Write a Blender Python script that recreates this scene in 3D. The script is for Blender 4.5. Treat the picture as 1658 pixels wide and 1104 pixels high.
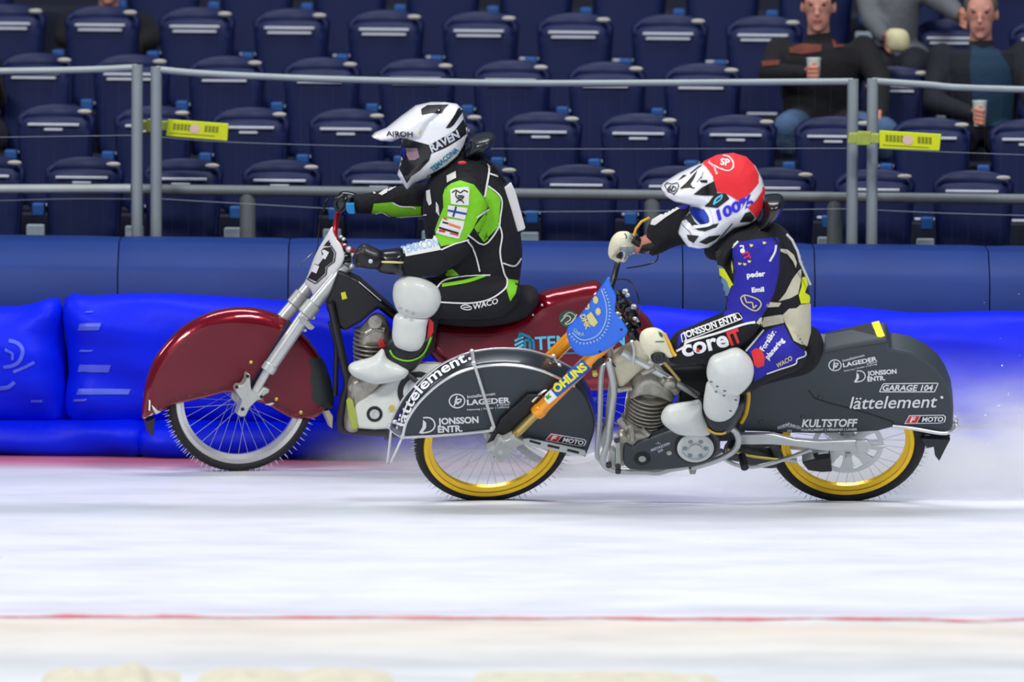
import bpy, bmesh, math, random
import numpy as np
from mathutils import Vector, Matrix, geometry
from mathutils.bvhtree import BVHTree

random.seed(7)
for o in list(bpy.data.objects):
    bpy.data.objects.remove(o)
SC = bpy.context.scene
COL = SC.collection

# ------------------------------------------------------------------ camera
W, H = 1658, 1104
ELEV = math.radians(4.5)
DIST = 45.0
FPX = 368.0 * DIST                      # focal length in pixels
ROLL = math.radians(0.22)
AIM = Vector((0, 0, 0.70))
FWD = Vector((0, math.cos(ELEV), -math.sin(ELEV)))
CAMP = AIM - FWD * DIST
_r = Vector((1, 0, 0)); _u = _r.cross(FWD).normalized()
RT = (_r * math.cos(ROLL) + _u * math.sin(ROLL)).normalized()
UP = RT.cross(FWD).normalized()
cd = bpy.data.cameras.new('camera'); cam = bpy.data.objects.new('camera', cd); COL.objects.link(cam)
cd.sensor_width = 36; cd.lens = FPX / W * 36
cd.clip_end = 500; cd.clip_start = 1
m = Matrix((RT, UP, -FWD)).transposed().to_4x4(); m.translation = CAMP
cam.matrix_world = m
cd.dof.use_dof = True
cd.dof.focus_distance = DIST + 0.30
cd.dof.aperture_fstop = (cd.lens / 1000) / 0.16
SC.camera = cam

# ------------------------------------------------------------------ world and lamps
SC.view_settings.view_transform = 'Standard'
try: SC.view_settings.look = 'None'
except Exception: pass
SC.view_settings.exposure = -0.18
SC.view_settings.gamma = 1
SC.view_settings.use_curve_mapping = False
wd = bpy.data.worlds.new('arena_air'); SC.world = wd; wd.use_nodes = True
bg = wd.node_tree.nodes['Background']
bg.inputs[0].default_value = (0.55, 0.66, 1.0, 1); bg.inputs[1].default_value = 0.22
def area(name, loc, aim, size, power, col=(1, 1, 1)):
    l = bpy.data.lights.new(name, 'AREA'); l.shape = 'RECTANGLE'; l.size = size[0]; l.size_y = size[1]
    l.energy = power; l.color = col
    o = bpy.data.objects.new(name, l); COL.objects.link(o)
    o.location = loc
    d = Vector(aim) - Vector(loc)
    o.rotation_euler = d.to_track_quat('-Z', 'Y').to_euler()
    return o
area('floodlight', (-8, -11, 12), (0, 0, 0.4), (5, 1.6), 1750, (1, 0.98, 0.95))
area('floodlight', (7, -9, 12), (0, 0, 0.4), (5, 1.6), 1450, (0.97, 0.98, 1))
area('floodlight', (0, 3, 13), (0, 0.4, 0.4), (9, 1.6), 900, (0.95, 0.97, 1))
area('floodlight', (-14, 4, 10), (0, 0.4, 0.4), (2, 3), 350, (0.95, 0.97, 1))
try:
    SC.cycles.use_denoising = True
    SC.cycles.max_bounces = 10
    SC.cycles.volume_bounces = 6
    SC.cycles.volume_step_rate = 2.0
    SC.cycles.sample_clamp_indirect = 6
except Exception: pass

# ------------------------------------------------------------------ geometry helpers
def ray(px, py):
    return (FWD + RT * ((px - W / 2) / FPX) - UP * ((py - H / 2) / FPX)).normalized()
def at_y(px, py, Y):
    d = ray(px, py); return CAMP + d * ((Y - CAMP.y) / d.y)
def at_z(px, py, Z=0.0):
    d = ray(px, py); return CAMP + d * ((Z - CAMP.z) / d.z)

class Frame:
    """a plane leaning toward the camera side; u runs along it to the right, v up in the plane, w out toward the camera side"""
    def __init__(s, P0, lean=0.0, yaw=0.0, pitch=0.0):
        lean = math.radians(lean); yaw = math.radians(yaw)
        s.o = Vector(P0)
        s.e1 = Vector((math.cos(yaw), math.sin(yaw), 0))
        yp = Vector((-math.sin(yaw), math.cos(yaw), 0))
        s.e2 = (Vector((0, 0, 1)) * math.cos(lean) - yp * math.sin(lean)).normalized()
        s.n = s.e1.cross(s.e2).normalized()
    def hit(s, px, py, w=0.0):
        d = ray(px, py)
        o = s.o + s.n * w
        return CAMP + d * ((o - CAMP).dot(s.n) / d.dot(s.n))
    def uv(s, px, py, w=0.0):
        p = s.hit(px, py, w) - s.o
        return (p.dot(s.e1), p.dot(s.e2))
    def P(s, u, v, w=0.0):
        return s.o + s.e1 * u + s.e2 * v + s.n * w

def Z(pts, k):
    ox, oy, sc = KK[k]
    return [(ox + x * sc, oy + y * sc) for x, y in pts]
KK = {1: (200, 420, .3262), 2: (500, 420, .2717), 3: (480, 150, .24125), 4: (480, 300, .2533), 5: (960, 230, .2292),
      6: (960, 430, .2626), 7: (600, 540, .2537), 8: (880, 420, .1811), 9: (940, 560, .1993), 10: (1180, 500, .2899),
      11: (680, 440, .2292), 12: (1100, 380, .2174), 13: (470, 290, .154), 14: (970, 350, .0996), 15: (380, 560, .1811),
      16: (1100, 600, .163), 18: (470, 291, .1912), 17: (560, 570, .1359)}

def catmull(pts, n=4, closed=True):
    out = []; N = len(pts)
    rng = range(N) if closed else range(N - 1)
    for i in rng:
        if closed: p0, p1, p2, p3 = pts[i - 1], pts[i], pts[(i + 1) % N], pts[(i + 2) % N]
        else: p0, p1, p2, p3 = pts[max(i - 1, 0)], pts[i], pts[i + 1], pts[min(i + 2, N - 1)]
        for j in range(n):
            t = j / n
            out.append(tuple(0.5 * ((2 * b) + (-a + c) * t + (2 * a - 5 * b + 4 * c - d) * t * t + (-a + 3 * b - 3 * c + d) * t ** 3)
                             for a, b, c, d in zip(p0, p1, p2, p3)))
    if not closed: out.append(tuple(pts[-1]))
    return out

def resample(pts, n, closed=False):
    p = np.array(pts, float)
    if closed: p = np.vstack([p, p[:1]])
    d = np.r_[0, np.cumsum(np.linalg.norm(np.diff(p, axis=0), axis=1))]
    t = np.linspace(0, d[-1], n + (1 if closed else 0))
    q = np.stack([np.interp(t, d, p[:, k]) for k in range(p.shape[1])], 1)
    return [tuple(x) for x in (q[:-1] if closed else q)]

def area2(p):
    return sum(p[i - 1][0] * p[i][1] - p[i][0] * p[i - 1][1] for i in range(len(p)))

def inside_dist(pts, poly):
    P = np.array(pts, float).reshape(-1, 2); A = np.array(poly, float); B = np.roll(A, -1, 0)
    D = B - A; L = (D ** 2).sum(1) + 1e-18
    best = np.full(len(P), 1e9); ins = np.zeros(len(P), bool)
    for i in range(len(A)):
        t = np.clip(((P - A[i]) @ D[i]) / L[i], 0, 1)
        best = np.minimum(best, np.hypot(*(P - A[i] - t[:, None] * D[i]).T))
        c = (A[i, 1] > P[:, 1]) != (B[i, 1] > P[:, 1])
        with np.errstate(divide='ignore', invalid='ignore'):
            xi = A[i, 0] + (P[:, 1] - A[i, 1]) * D[i, 0] / (D[i, 1] if D[i, 1] != 0 else 1e-12)
        ins ^= c & (P[:, 0] < xi)
    return ins, best

def cdt_fill(poly, inner):
    vs = [Vector(p) for p in poly] + [Vector(p) for p in inner]
    n = len(poly)
    r = geometry.delaunay_2d_cdt(vs, [], [list(range(n))], 1, 1e-7)
    return [tuple(v) for v in r[0]], [tuple(f) for f in r[2]]

SPLIT = dict(lime_panels='lime_panel', blue_panels='blue_panel', cream_panels='cream_panel', yellow_panels='yellow_panel', pale_panels='pale_panel', patches='patch', rivets='rivet', bolts='bolt',
    bolt_holes='bolt_hole', chips='chipped_edge', guard_slots='guard_slot', frame_bolts='frame_bolt', plate_bolts='plate_bolt', fork_bolts='fork_bolt', clutch_holes='clutch_hole', slots='slot', levers='lever_clamp',
    rod_clamps='rod_clamp', guard_rods='guard_rod', cables='cable', helmet_trim='helmet_panel', helmet_cover='helmet_cover', lettering='lettering', lettering_red='red_lettering', piping='piping', straw_prints='straw_print',
    patch_print='patch_print', patch_red='patch_stripe', eyes='eye', lips='lip', chest_print='chest_print', shirt='shirt', control_fittings='control_fitting', wrist_skin='wrist', number_counter='number_counter', cog_print='cog_tooth',
    plate_print='plate_print', swing_arm='swing_arm', emblem='emblem', badge_print='badge_stroke', maker_print='maker_print', print='faded_print', clamp='clamp', sleeve_lettering='sleeve_lettering', cover_print='cover_print', glove_print='glove_mark',
    goggle_frame='goggle_frame', race_number='race_number', helmet_mark='helmet_mark', fork_yoke='fork_yoke', lower_yoke='lower_yoke', handlebar='handlebar', frame='frame_tube', subframe='subframe_tube')
class MB:
    def __init__(s): s.v = []; s.f = []; s.mi = []; s.cur = 0; s.pieces = []
    def add(s, vs, fs):
        s.pieces.append((len(s.v), len(s.f)))
        b = len(s.v); s.v += [Vector(v) for v in vs]; s.f += [tuple(i + b for i in f) for f in fs]; s.mi += [s.cur] * len(fs)
        return s
    def tube(s, pts, r, seg=10, cap=True, round_cap=False):
        pts = [Vector(p) for p in pts]; n = len(pts)
        rs = list(r) if isinstance(r, (list, tuple)) else [r] * n
        if round_cap:
            d0 = (pts[0] - pts[1]).normalized(); d1 = (pts[-1] - pts[-2]).normalized()
            hs = [(math.sin(a), math.cos(a)) for a in (math.radians(80), math.radians(55), math.radians(28))]
            pts = [pts[0] + d0 * rs[0] * a for a, b in hs] + pts + [pts[-1] + d1 * rs[-1] * a for a, b in hs[::-1]]
            rs = [rs[0] * b for a, b in hs] + rs + [rs[-1] * b for a, b in hs[::-1]]
            n = len(pts)
        vs = []; prev = None
        for i, p in enumerate(pts):
            t = (pts[min(i + 1, n - 1)] - pts[max(i - 1, 0)]).normalized()
            if prev is None:
                a = Vector((0, 0, 1)) if abs(t.z) < .9 else Vector((1, 0, 0))
                x = t.cross(a).normalized()
            else:
                x = (prev - t * prev.dot(t)).normalized()
            prev = x; y = t.cross(x)
            for k in range(seg):
                a = 2 * math.pi * k / seg
                vs.append(p + (x * math.cos(a) + y * math.sin(a)) * rs[i])
        fs = [(i * seg + k, i * seg + (k + 1) % seg, (i + 1) * seg + (k + 1) % seg, (i + 1) * seg + k) for i in range(n - 1) for k in range(seg)]
        if cap:
            fs.append(tuple(range(seg))[::-1]); fs.append(tuple((n - 1) * seg + k for k in range(seg)))
        return s.add(vs, fs)
    def limb(s, pts, rs, seg=16): return s.tube(pts, rs, seg, True, True)
    def ell(s, c, rx, ry, rz, ax=None, seg=20, rings=12):
        """ellipsoid; ax = three unit vectors"""
        ax = ax or (Vector((1, 0, 0)), Vector((0, 1, 0)), Vector((0, 0, 1))); c = Vector(c)
        vs = [c + ax[2] * rz]
        for i in range(1, rings):
            th = math.pi * i / rings
            for k in range(seg):
                a = 2 * math.pi * k / seg
                vs.append(c + ax[0] * rx * math.sin(th) * math.cos(a) + ax[1] * ry * math.sin(th) * math.sin(a) + ax[2] * rz * math.cos(th))
        vs.append(c - ax[2] * rz); L = len(vs) - 1
        fs = [(0, 1 + k, 1 + (k + 1) % seg) for k in range(seg)]
        for i in range(rings - 2):
            b = 1 + i * seg
            fs += [(b + k, b + seg + k, b + seg + (k + 1) % seg, b + (k + 1) % seg) for k in range(seg)]
        b = 1 + (rings - 2) * seg
        fs += [(b + k, L, b + (k + 1) % seg) for k in range(seg)]
        return s.add(vs, fs)
    def lathe(s, c, axis, prof, seg=48, closed=False, x0=None):
        """prof = [(radius, height along axis)]; closed joins the last ring to the first"""
        c = Vector(c); a = Vector(axis).normalized()
        x = (Vector(x0) if x0 else (a.cross(Vector((0, 0, 1))) if abs(a.z) < .9 else Vector((1, 0, 0))))
        x = (x - a * x.dot(a)).normalized(); y = a.cross(x)
        vs = [c + a * h + (x * math.cos(2 * math.pi * k / seg) + y * math.sin(2 * math.pi * k / seg)) * r for r, h in prof for k in range(seg)]
        n = len(prof); m = n if closed else n - 1
        fs = [(i * seg + k, i * seg + (k + 1) % seg, ((i + 1) % n) * seg + (k + 1) % seg, ((i + 1) % n) * seg + k) for i in range(m) for k in range(seg)]
        if not closed:
            fs.append(tuple(range(seg))[::-1]); fs.append(tuple((n - 1) * seg + k for k in range(seg)))
        return s.add(vs, fs)
    def box(s, c, dx, dy, dz, ax=None):
        ax = ax or (Vector((1, 0, 0)), Vector((0, 1, 0)), Vector((0, 0, 1))); c = Vector(c)
        vs = [c + ax[0] * dx * i / 2 + ax[1] * dy * j / 2 + ax[2] * dz * k / 2 for i in (-1, 1) for j in (-1, 1) for k in (-1, 1)]
        return s.add(vs, [(0, 1, 3, 2), (4, 6, 7, 5), (0, 4, 5, 1), (2, 3, 7, 6), (0, 2, 6, 4), (1, 5, 7, 3)])
    def prism(s, F, poly_px, wt, w0, w1, smooth=0, uvpoly=False):
        """outline traced in pixels on the plane w=wt, extruded from w0 to w1"""
        pts = catmull(poly_px, smooth) if smooth else poly_px
        uv = pts if uvpoly else [F.uv(x, y, wt) for x, y in pts]
        if area2(uv) < 0: uv = uv[::-1]
        n = len(uv)
        vs = [F.P(u, v, w0) for u, v in uv] + [F.P(u, v, w1) for u, v in uv]
        fs = [(i, (i + 1) % n, n + (i + 1) % n, n + i) for i in range(n)] + [tuple(range(n))[::-1], tuple(range(n, 2 * n))]
        return s.add(vs, fs)
    def inflate(s, F, poly_px, w=0.0, T=0.05, R=None, Tb=None, step=.012, smooth=3, uvpoly=False):
        """a rounded solid with the traced outline: half thickness T (front) and Tb (back), rounding over R"""
        Tb = T if Tb is None else Tb
        pts = catmull(poly_px, smooth) if smooth else poly_px
        uv = pts if uvpoly else [F.uv(x, y, w) for x, y in pts]
        if area2(uv) < 0: uv = uv[::-1]
        per = sum(math.dist(uv[i - 1], uv[i]) for i in range(len(uv)))
        uv = resample(uv, max(16, int(per / step)), True)
        a = np.array(uv); lo = a.min(0); hi = a.max(0)
        gx, gy = np.meshgrid(np.arange(lo[0], hi[0], step), np.arange(lo[1], hi[1], step * .87))
        gx = gx + (np.arange(gx.shape[0]) % 2)[:, None] * step / 2
        g = np.stack([gx.ravel(), gy.ravel()], 1)
        ins, d = inside_dist(g, uv)
        dm = d[ins].max() if ins.any() else step
        R = min(R or dm, dm)
        g = g[ins & (d > max(.36 * R, step * .5))]
        t = np.roll(a, -1, 0) - np.roll(a, 1, 0); t /= np.linalg.norm(t, axis=1)[:, None] + 1e-12
        nn = np.stack([-t[:, 1], t[:, 0]], 1)
        rings = []
        for q in (.03, .12, .27):
            p = a + nn * R * q
            i2, d2 = inside_dist(p, uv)
            ok = i2 & (d2 > R * q * .93)
            rings.append(p[ok])
        inner = [tuple(x) for x in np.vstack(rings + [g])]
        vs, fs = cdt_fill(uv, inner)
        _, dd = inside_dist(vs, uv)
        x = np.clip(dd / R, 0, 1); h = np.sqrt(np.clip(1 - (1 - x) ** 2, 0, 1)); h[dd < 1e-6] = 0
        n = len(vs); idx = {}; out = []
        for i, (u, v) in enumerate(vs): out.append(F.P(u, v, w + T * h[i]))
        back = []
        for i, (u, v) in enumerate(vs):
            if h[i] == 0: back.append(i)
            else: back.append(len(out)); out.append(F.P(u, v, w - Tb * h[i]))
        F1 = []
        for f in fs:
            c = area2([vs[i] for i in f])
            if c < 0: f = f[::-1]
            F1.append(f); bf = tuple(back[i] for i in f[::-1])
            if len(set(bf)) == len(bf) and set(bf) != set(f): F1.append(bf)
        return s.add(out, F1)
    def loft(s, rings, closed=False):
        n = len(rings[0]); vs = [p for r in rings for p in r]
        m = n if closed else n - 1
        return s.add(vs, [(i * n + k, i * n + (k + 1) % n, (i + 1) * n + (k + 1) % n, (i + 1) * n + k) for i in range(len(rings) - 1) for k in range(m)])
    def patch(s, poly_px, targets, off=.002, step=3.0, smooth=0):
        pts = catmull(poly_px, smooth) if smooth else poly_px
        per = sum(math.dist(pts[i - 1], pts[i]) for i in range(len(pts)))
        out = []
        for i in range(len(pts)):
            a, b = pts[i], pts[(i + 1) % len(pts)]; k = max(1, int(math.dist(a, b) / step))
            out += [(a[0] + (b[0] - a[0]) * j / k, a[1] + (b[1] - a[1]) * j / k) for j in range(k)]
        pts = out
        a = np.array(pts); lo = a.min(0); hi = a.max(0)
        g = np.array([(x, y) for x in np.arange(lo[0], hi[0], step) for y in np.arange(lo[1], hi[1], step)]).reshape(-1, 2)
        ins, d = inside_dist(g, pts)
        vs, fs = cdt_fill(pts, [tuple(x) for x in g[ins & (d > step * .5)]])
        return s.put(vs, fs, targets, off, 0, True)
    def put(s, vs, fs, targets, off=.002, fine=0, whole=False):
        if fine:
            bm = bmesh.new(); bv = [bm.verts.new((x, y, 0)) for x, y in vs]
            for f in fs:
                try: bm.faces.new([bv[i] for i in f])
                except ValueError: pass
            bmesh.ops.triangulate(bm, faces=bm.faces[:])
            for _ in range(5):
                es = [e for e in bm.edges if e.calc_length() > fine]
                if not es: break
                bmesh.ops.subdivide_edges(bm, edges=es, cuts=1); bmesh.ops.triangulate(bm, faces=[f for f in bm.faces if len(f.verts) > 3])
            bm.verts.index_update(); vs = [(v.co.x, v.co.y) for v in bm.verts]; fs = [tuple(v.index for v in f.verts) for f in bm.faces]; bm.free()
        P = [project(x, y, targets, off) for x, y in vs]
        ok = []
        for f in fs:
            if area2([vs[i] for i in f]) > 0: f = f[::-1]          # pixel y runs down
            ps = [P[i] for i in f]
            if any(p is None for p in ps): continue
            if max((ps[i - 1] - ps[i]).length for i in range(len(ps))) > .09: continue
            ok.append(f)
        if whole and ok:
            par = list(range(len(P)))
            def find(i):
                while par[i] != i: par[i] = par[par[i]]; i = par[i]
                return i
            for f in ok:
                for i in f[1:]: par[find(i)] = find(f[0])
            cnt = {}
            for f in ok: cnt[find(f[0])] = cnt.get(find(f[0]), 0) + 1
            best = max(cnt, key=cnt.get); ok = [f for f in ok if find(f[0]) == best]
        use = sorted({i for f in ok for i in f}); ix = {i: n for n, i in enumerate(use)}
        P = [P[i] for i in use]; ok = [tuple(ix[i] for i in f) for f in ok]
        if not ok: return s
        return s.add([p or Vector((0, 0, 0)) for p in P], ok)
    def line(s, pts, width, targets, off=.003, smooth=4, step=2.5):
        p = catmull(pts, smooth, False) if smooth else list(pts)
        L = sum(math.dist(p[i], p[i + 1]) for i in range(len(p) - 1))
        p = np.array(resample(p, max(3, int(L / step))))
        t = np.gradient(p, axis=0); t /= np.linalg.norm(t, axis=1)[:, None] + 1e-9
        nn = np.stack([-t[:, 1], t[:, 0]], 1) * width / 2
        vs = [tuple(x) for x in np.vstack([p - nn, p, p + nn])]; n = len(p)
        fs = [(r * n + i, r * n + i + 1, (r + 1) * n + i + 1, (r + 1) * n + i) for r in (0, 1) for i in range(n - 1)]
        return s.put(vs, fs, targets, off)
    def text(s, txt, p0, p1, h, targets, off=.004, bold=0.0, shear=0.0, updir=None, spacing=1.0):
        """text whose baseline runs from pixel p0 to p1 with capital height h pixels"""
        vs, fs = text_mesh(txt, bold, shear, spacing)
        x0 = min(v[0] for v in vs); x1 = max(v[0] for v in vs)
        d = np.array(p1, float) - np.array(p0, float)
        up = np.array(updir, float) if updir else np.array([d[1], -d[0]])
        up = up / np.linalg.norm(up)
        q = [tuple(np.array(p0) + d * (x - x0) / (x1 - x0) + up * h * y / .70) for x, y in vs]
        return s.put(q, fs, targets, off, 0 if all(isinstance(t, PlaneTarget) for t in targets) else max(2.0, h * .22))
    def flat_line(s, F, pts, width, w, smooth=0):
        p = catmull(pts, smooth, False) if smooth else pts
        return s.line(p, width, F_target(F, w), 0.0, 0, 4)
    def build(s, name, mats, parent=None, smooth=True, bevel=0, seg=3, angle=35, sub=0, auto=40):
        if name in SPLIT and len(s.pieces) > 1:
            first = None; pc = s.pieces + [(len(s.v), len(s.f))]
            for (v0, f0), (v1, f1) in zip(pc[:-1], pc[1:]):
                if f1 == f0: continue
                q = MB(); q.v = s.v[v0:v1]; q.f = [tuple(i - v0 for i in f) for f in s.f[f0:f1]]; q.mi = s.mi[f0:f1]
                o = q.build(SPLIT[name], mats, parent, smooth, bevel, seg, angle, sub, auto)
                first = first or o
            return first
        name = SPLIT.get(name, name)
        base = Vector((0, 0, 0)); q = parent
        while q: base = base + q.location; q = q.parent
        me = bpy.data.meshes.new(name)
        me.from_pydata([v - base for v in s.v], [], s.f)
        mats = mats if isinstance(mats, (list, tuple)) else [mats]
        for mm in mats: me.materials.append(M(mm) if isinstance(mm, str) else mm)
        if len(mats) > 1: me.polygons.foreach_set('material_index', s.mi)
        me.validate(); me.update()
        o = bpy.data.objects.new(name, me); COL.objects.link(o); o.parent = parent
        if smooth:
            me.polygons.foreach_set('use_smooth', [True] * len(me.polygons))
            if auto and auto < 180:
                try: me.set_sharp_from_angle(angle=math.radians(auto))
                except Exception: pass
        if bevel:
            b = o.modifiers.new('bevel', 'BEVEL'); b.width = bevel; b.segments = seg; b.limit_method = 'ANGLE'; b.angle_limit = math.radians(angle)
            b.harden_normals = False
        return o
    def voxel(s, size=.006, smooth=4, factor=.5):
        """fuse everything into one continuous skin"""
        me = bpy.data.meshes.new('tmp'); me.from_pydata(s.v, [], s.f); me.validate()
        o = bpy.data.objects.new('tmp', me); COL.objects.link(o)
        r = o.modifiers.new('r', 'REMESH'); r.mode = 'VOXEL'; r.voxel_size = size
        k = o.modifiers.new('s', 'SMOOTH'); k.iterations = smooth; k.factor = factor
        dg = bpy.context.evaluated_depsgraph_get()
        m2 = bpy.data.meshes.new_from_object(o.evaluated_get(dg))
        out = MB(); out.v = [v.co.copy() for v in m2.vertices]; out.f = [tuple(p.vertices) for p in m2.polygons]; out.mi = [0] * len(out.f)
        bpy.data.objects.remove(o); bpy.data.meshes.remove(me); bpy.data.meshes.remove(m2)
        return out
    def bvh(s): return BVHTree.FromPolygons(s.v, s.f)

class PlaneTarget:
    def __init__(s, F, w): s.F = F; s.w = w
def F_target(F, w): return [PlaneTarget(F, w)]
def project(px, py, targets, off):
    d = ray(px, py); best = None
    for t in targets:
        if isinstance(t, PlaneTarget):
            p = t.F.hit(px, py, t.w); h = (p + t.F.n * off, (p - CAMP).length)
        else:
            loc, nor, idx, dist = t.ray_cast(CAMP + d * 38, d)
            if loc is None: continue
            if nor.dot(d) > 0: nor = -nor
            h = (loc + nor * off, dist + 38)
        if best is None or h[1] < best[1]: best = h
    if best: return best[0]
    bb = None
    for t in targets:
        if isinstance(t, PlaneTarget): continue
        # nearest point of the surface to the ray
        p0 = CAMP + d * 45
        for _ in range(3):
            loc, nor, idx, dist = t.find_nearest(p0)
            if loc is None: break
            p0 = CAMP + d * ((loc - CAMP).dot(d))
        if loc is not None and (bb is None or (loc - p0).length < bb[1]): bb = (loc + (nor if nor.dot(d) < 0 else -nor) * off * .5, (loc - p0).length)
    return bb[0] if bb and bb[1] < .02 else None

_tc = {}
def text_mesh(txt, bold=0.0, shear=0.0, spacing=1.0):
    key = (txt, bold, shear, spacing)
    if key in _tc: return _tc[key]
    c = bpy.data.curves.new('t', 'FONT'); c.body = txt; c.offset = bold; c.shear = shear; c.space_character = spacing; c.resolution_u = 3
    o = bpy.data.objects.new('t', c); COL.objects.link(o)
    dg = bpy.context.evaluated_depsgraph_get()
    me = bpy.data.meshes.new_from_object(o.evaluated_get(dg))
    vs = [(v.co.x, v.co.y) for v in me.vertices]; fs = [tuple(p.vertices) for p in me.polygons]
    bpy.data.objects.remove(o); bpy.data.curves.remove(c); bpy.data.meshes.remove(me)
    _tc[key] = (vs, fs)
    return _tc[key]

def tag(o, label=None, cat=None, group=None, kind=None):
    if label:
        o['label'] = label
        if len(label.replace(',', '').split()) > 16: print('LONG', label)
    if cat: o['category'] = cat
    if group: o['group'] = group
    if kind: o['kind'] = kind
    return o
def empty(name, loc, label=None, cat=None, group=None):
    o = bpy.data.objects.new(name, None); COL.objects.link(o); o.location = loc; o.empty_display_size = .1
    return tag(o, label, cat, group)
def copy_tree(o, parent=None):
    c = o.copy(); COL.objects.link(c); c.parent = parent
    for ch in list(o.children): copy_tree(ch, c)
    return c
# ------------------------------------------------------------------ materials
def lin(c):
    if isinstance(c, str): c = tuple(int(c[i:i + 2], 16) for i in (0, 2, 4))
    c = [x / 255 for x in c]
    return tuple(x / 12.92 if x <= .04045 else ((x + .055) / 1.055) ** 2.4 for x in c) + (1,)
_M = {}
def mk(name, col, rough=.5, metal=0.0, coat=0.0, var=.06, vs=30.0, bump=0.0, bs=200.0, spec=None, emit=0, sheen=0, trans=0, alpha=1):
    mt = bpy.data.materials.new(name); mt.use_nodes = True; nt = mt.node_tree; b = nt.nodes['Principled BSDF']
    c = lin(col)
    b.inputs['Roughness'].default_value = rough; b.inputs['Metallic'].default_value = metal
    if coat: b.inputs['Coat Weight'].default_value = coat; b.inputs['Coat Roughness'].default_value = .06
    if spec is not None: b.inputs['Specular IOR Level'].default_value = spec
    if sheen: b.inputs['Sheen Weight'].default_value = sheen
    if trans: b.inputs['Transmission Weight'].default_value = trans
    if alpha < 1: b.inputs['Alpha'].default_value = alpha
    tc = nt.nodes.new('ShaderNodeTexCoord')
    if var:
        n = nt.nodes.new('ShaderNodeTexNoise'); n.inputs['Scale'].default_value = vs; n.inputs['Detail'].default_value = 4
        nt.links.new(tc.outputs['Object'], n.inputs['Vector'])
        mx = nt.nodes.new('ShaderNodeMix'); mx.data_type = 'RGBA'
        mx.inputs[6].default_value = tuple(x * (1 - var * 2) for x in c[:3]) + (1,)
        mx.inputs[7].default_value = tuple(min(1, x * (1 + var * 2)) for x in c[:3]) + (1,)
        nt.links.new(n.outputs[0], mx.inputs[0]); nt.links.new(mx.outputs[2], b.inputs['Base Color'])
    else: b.inputs['Base Color'].default_value = c
    if bump:
        n2 = nt.nodes.new('ShaderNodeTexNoise'); n2.inputs['Scale'].default_value = bs; n2.inputs['Detail'].default_value = 3
        nt.links.new(tc.outputs['Object'], n2.inputs['Vector'])
        bp = nt.nodes.new('ShaderNodeBump'); bp.inputs['Strength'].default_value = bump; bp.inputs['Distance'].default_value = .01
        nt.links.new(n2.outputs[0], bp.inputs['Height']); nt.links.new(bp.outputs[0], b.inputs['Normal'])
    _M[name] = mt
    return mt
def M(n): return _M[n]
mk('red_paint', (138, 8, 30), .22, .6, .9, .1, 8)
mk('red_panel', (104, 16, 34), .55, .1, .1, .08, 6)
mk('worn_black', (38, 44, 46), .6, 0, 0, .2, 20, .1)
mk('grey_body', (56, 64, 70), .55, .0, .0, .06, 5)
mk('grey_gloss', (32, 38, 43), .32, .1, .3, .06, 5)
mk('tyre', (24, 26, 28), .75, 0, 0, .15, 60, .4, 120)
mk('chrome', (222, 222, 220), .25, .7, 0, .03, 10)
mk('silver', (205, 208, 206), .32, .5, 0, .06, 20)
mk('alloy', (185, 188, 182), .42, .45, 0, .08, 25, .1, 90)
mk('engine', (172, 168, 156), .38, .6, 0, .2, 40, .2, 80)
mk('engine_dark', (70, 70, 70), .45, .5, 0, .3, 40, .2, 80)
mk('gold', (250, 200, 12), .3, .4, .3, .04, 10)
mk('fork_gold', (250, 160, 22), .25, .25, .5, .04, 10)
mk('fork_tube', (196, 172, 100), .25, .8, 0, .05, 10)
mk('black', (14, 15, 19), .45, 0, .1, .1, 20)
mk('black_gloss', (14, 15, 19), .3, 0, .35, .1, 20)
mk('black_cloth', (14, 15, 21), .85, 0, 0, .15, 12, .5, 45)
mk('navy_cloth', (28, 30, 66), .85, 0, 0, .15, 12, .4, 45)
mk('lime', (124, 205, 22), .7, 0, 0, .06, 15, .4, 45)
mk('white_cloth', (232, 232, 226), .75, 0, 0, .04, 15, .3, 45)
mk('cream_cloth', (206, 200, 172), .8, 0, 0, .08, 15, .4, 45)
mk('royal_cloth', (30, 26, 156), .75, 0, 0, .08, 12, .4, 45)
mk('yellow_cloth', (226, 236, 20), .7, 0, 0, .05, 12, .3, 45)
mk('pale_blue_cloth', (110, 150, 190), .75, 0, 0, .1, 25, .3, 45)
mk('guard', (214, 217, 210), .42, 0, .1, .04, 18, .05, 60)
mk('helmet_white', (240, 241, 244), .18, 0, .8, .02, 8)
mk('helmet_red', (226, 34, 44), .7, 0, 0, .04, 12, .3, 50)
mk('visor', (30, 70, 190), .1, .7, .8, .2, 12)
mk('visor_clear', (150, 120, 130), .12, .5, .6, .3, 20)
mk('plate_blue', (16, 104, 226), .4, 0, .3, .03, 8)
mk('plate_white', (226, 226, 224), .4, 0, .3, .03, 8)
mk('white', (238, 238, 238), .5, 0, 0, 0)
mk('ink', (18, 18, 20), .5, 0, 0, 0)
mk('pale', (150, 190, 225), .5, 0, 0, 0)
mk('straw', (222, 208, 130), .5, 0, 0, 0)
mk('sky_ink', (90, 196, 226), .5, 0, 0, 0)
mk('teal', (20, 130, 160), .5, 0, 0, 0)
mk('sticker_red', (222, 40, 44), .5, 0, 0, 0)
mk('sticker_orange', (240, 130, 70), .5, 0, 0, 0)
mk('sticker_blue', (24, 84, 190), .5, 0, 0, 0)
mk('sticker_green', (60, 160, 60), .5, 0, 0, 0)
mk('sticker_yellow', (236, 232, 40), .5, 0, 0, 0)
mk('flag_blue', (20, 60, 150), .5, 0, 0, 0)
mk('ink_blue', (44, 30, 200), .5, 0, 0, 0)
mk('ink_green', (50, 80, 70), .5, 0, 0, 0)
mk('brass', (205, 190, 90), .35, .6, 0, 0)
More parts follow.
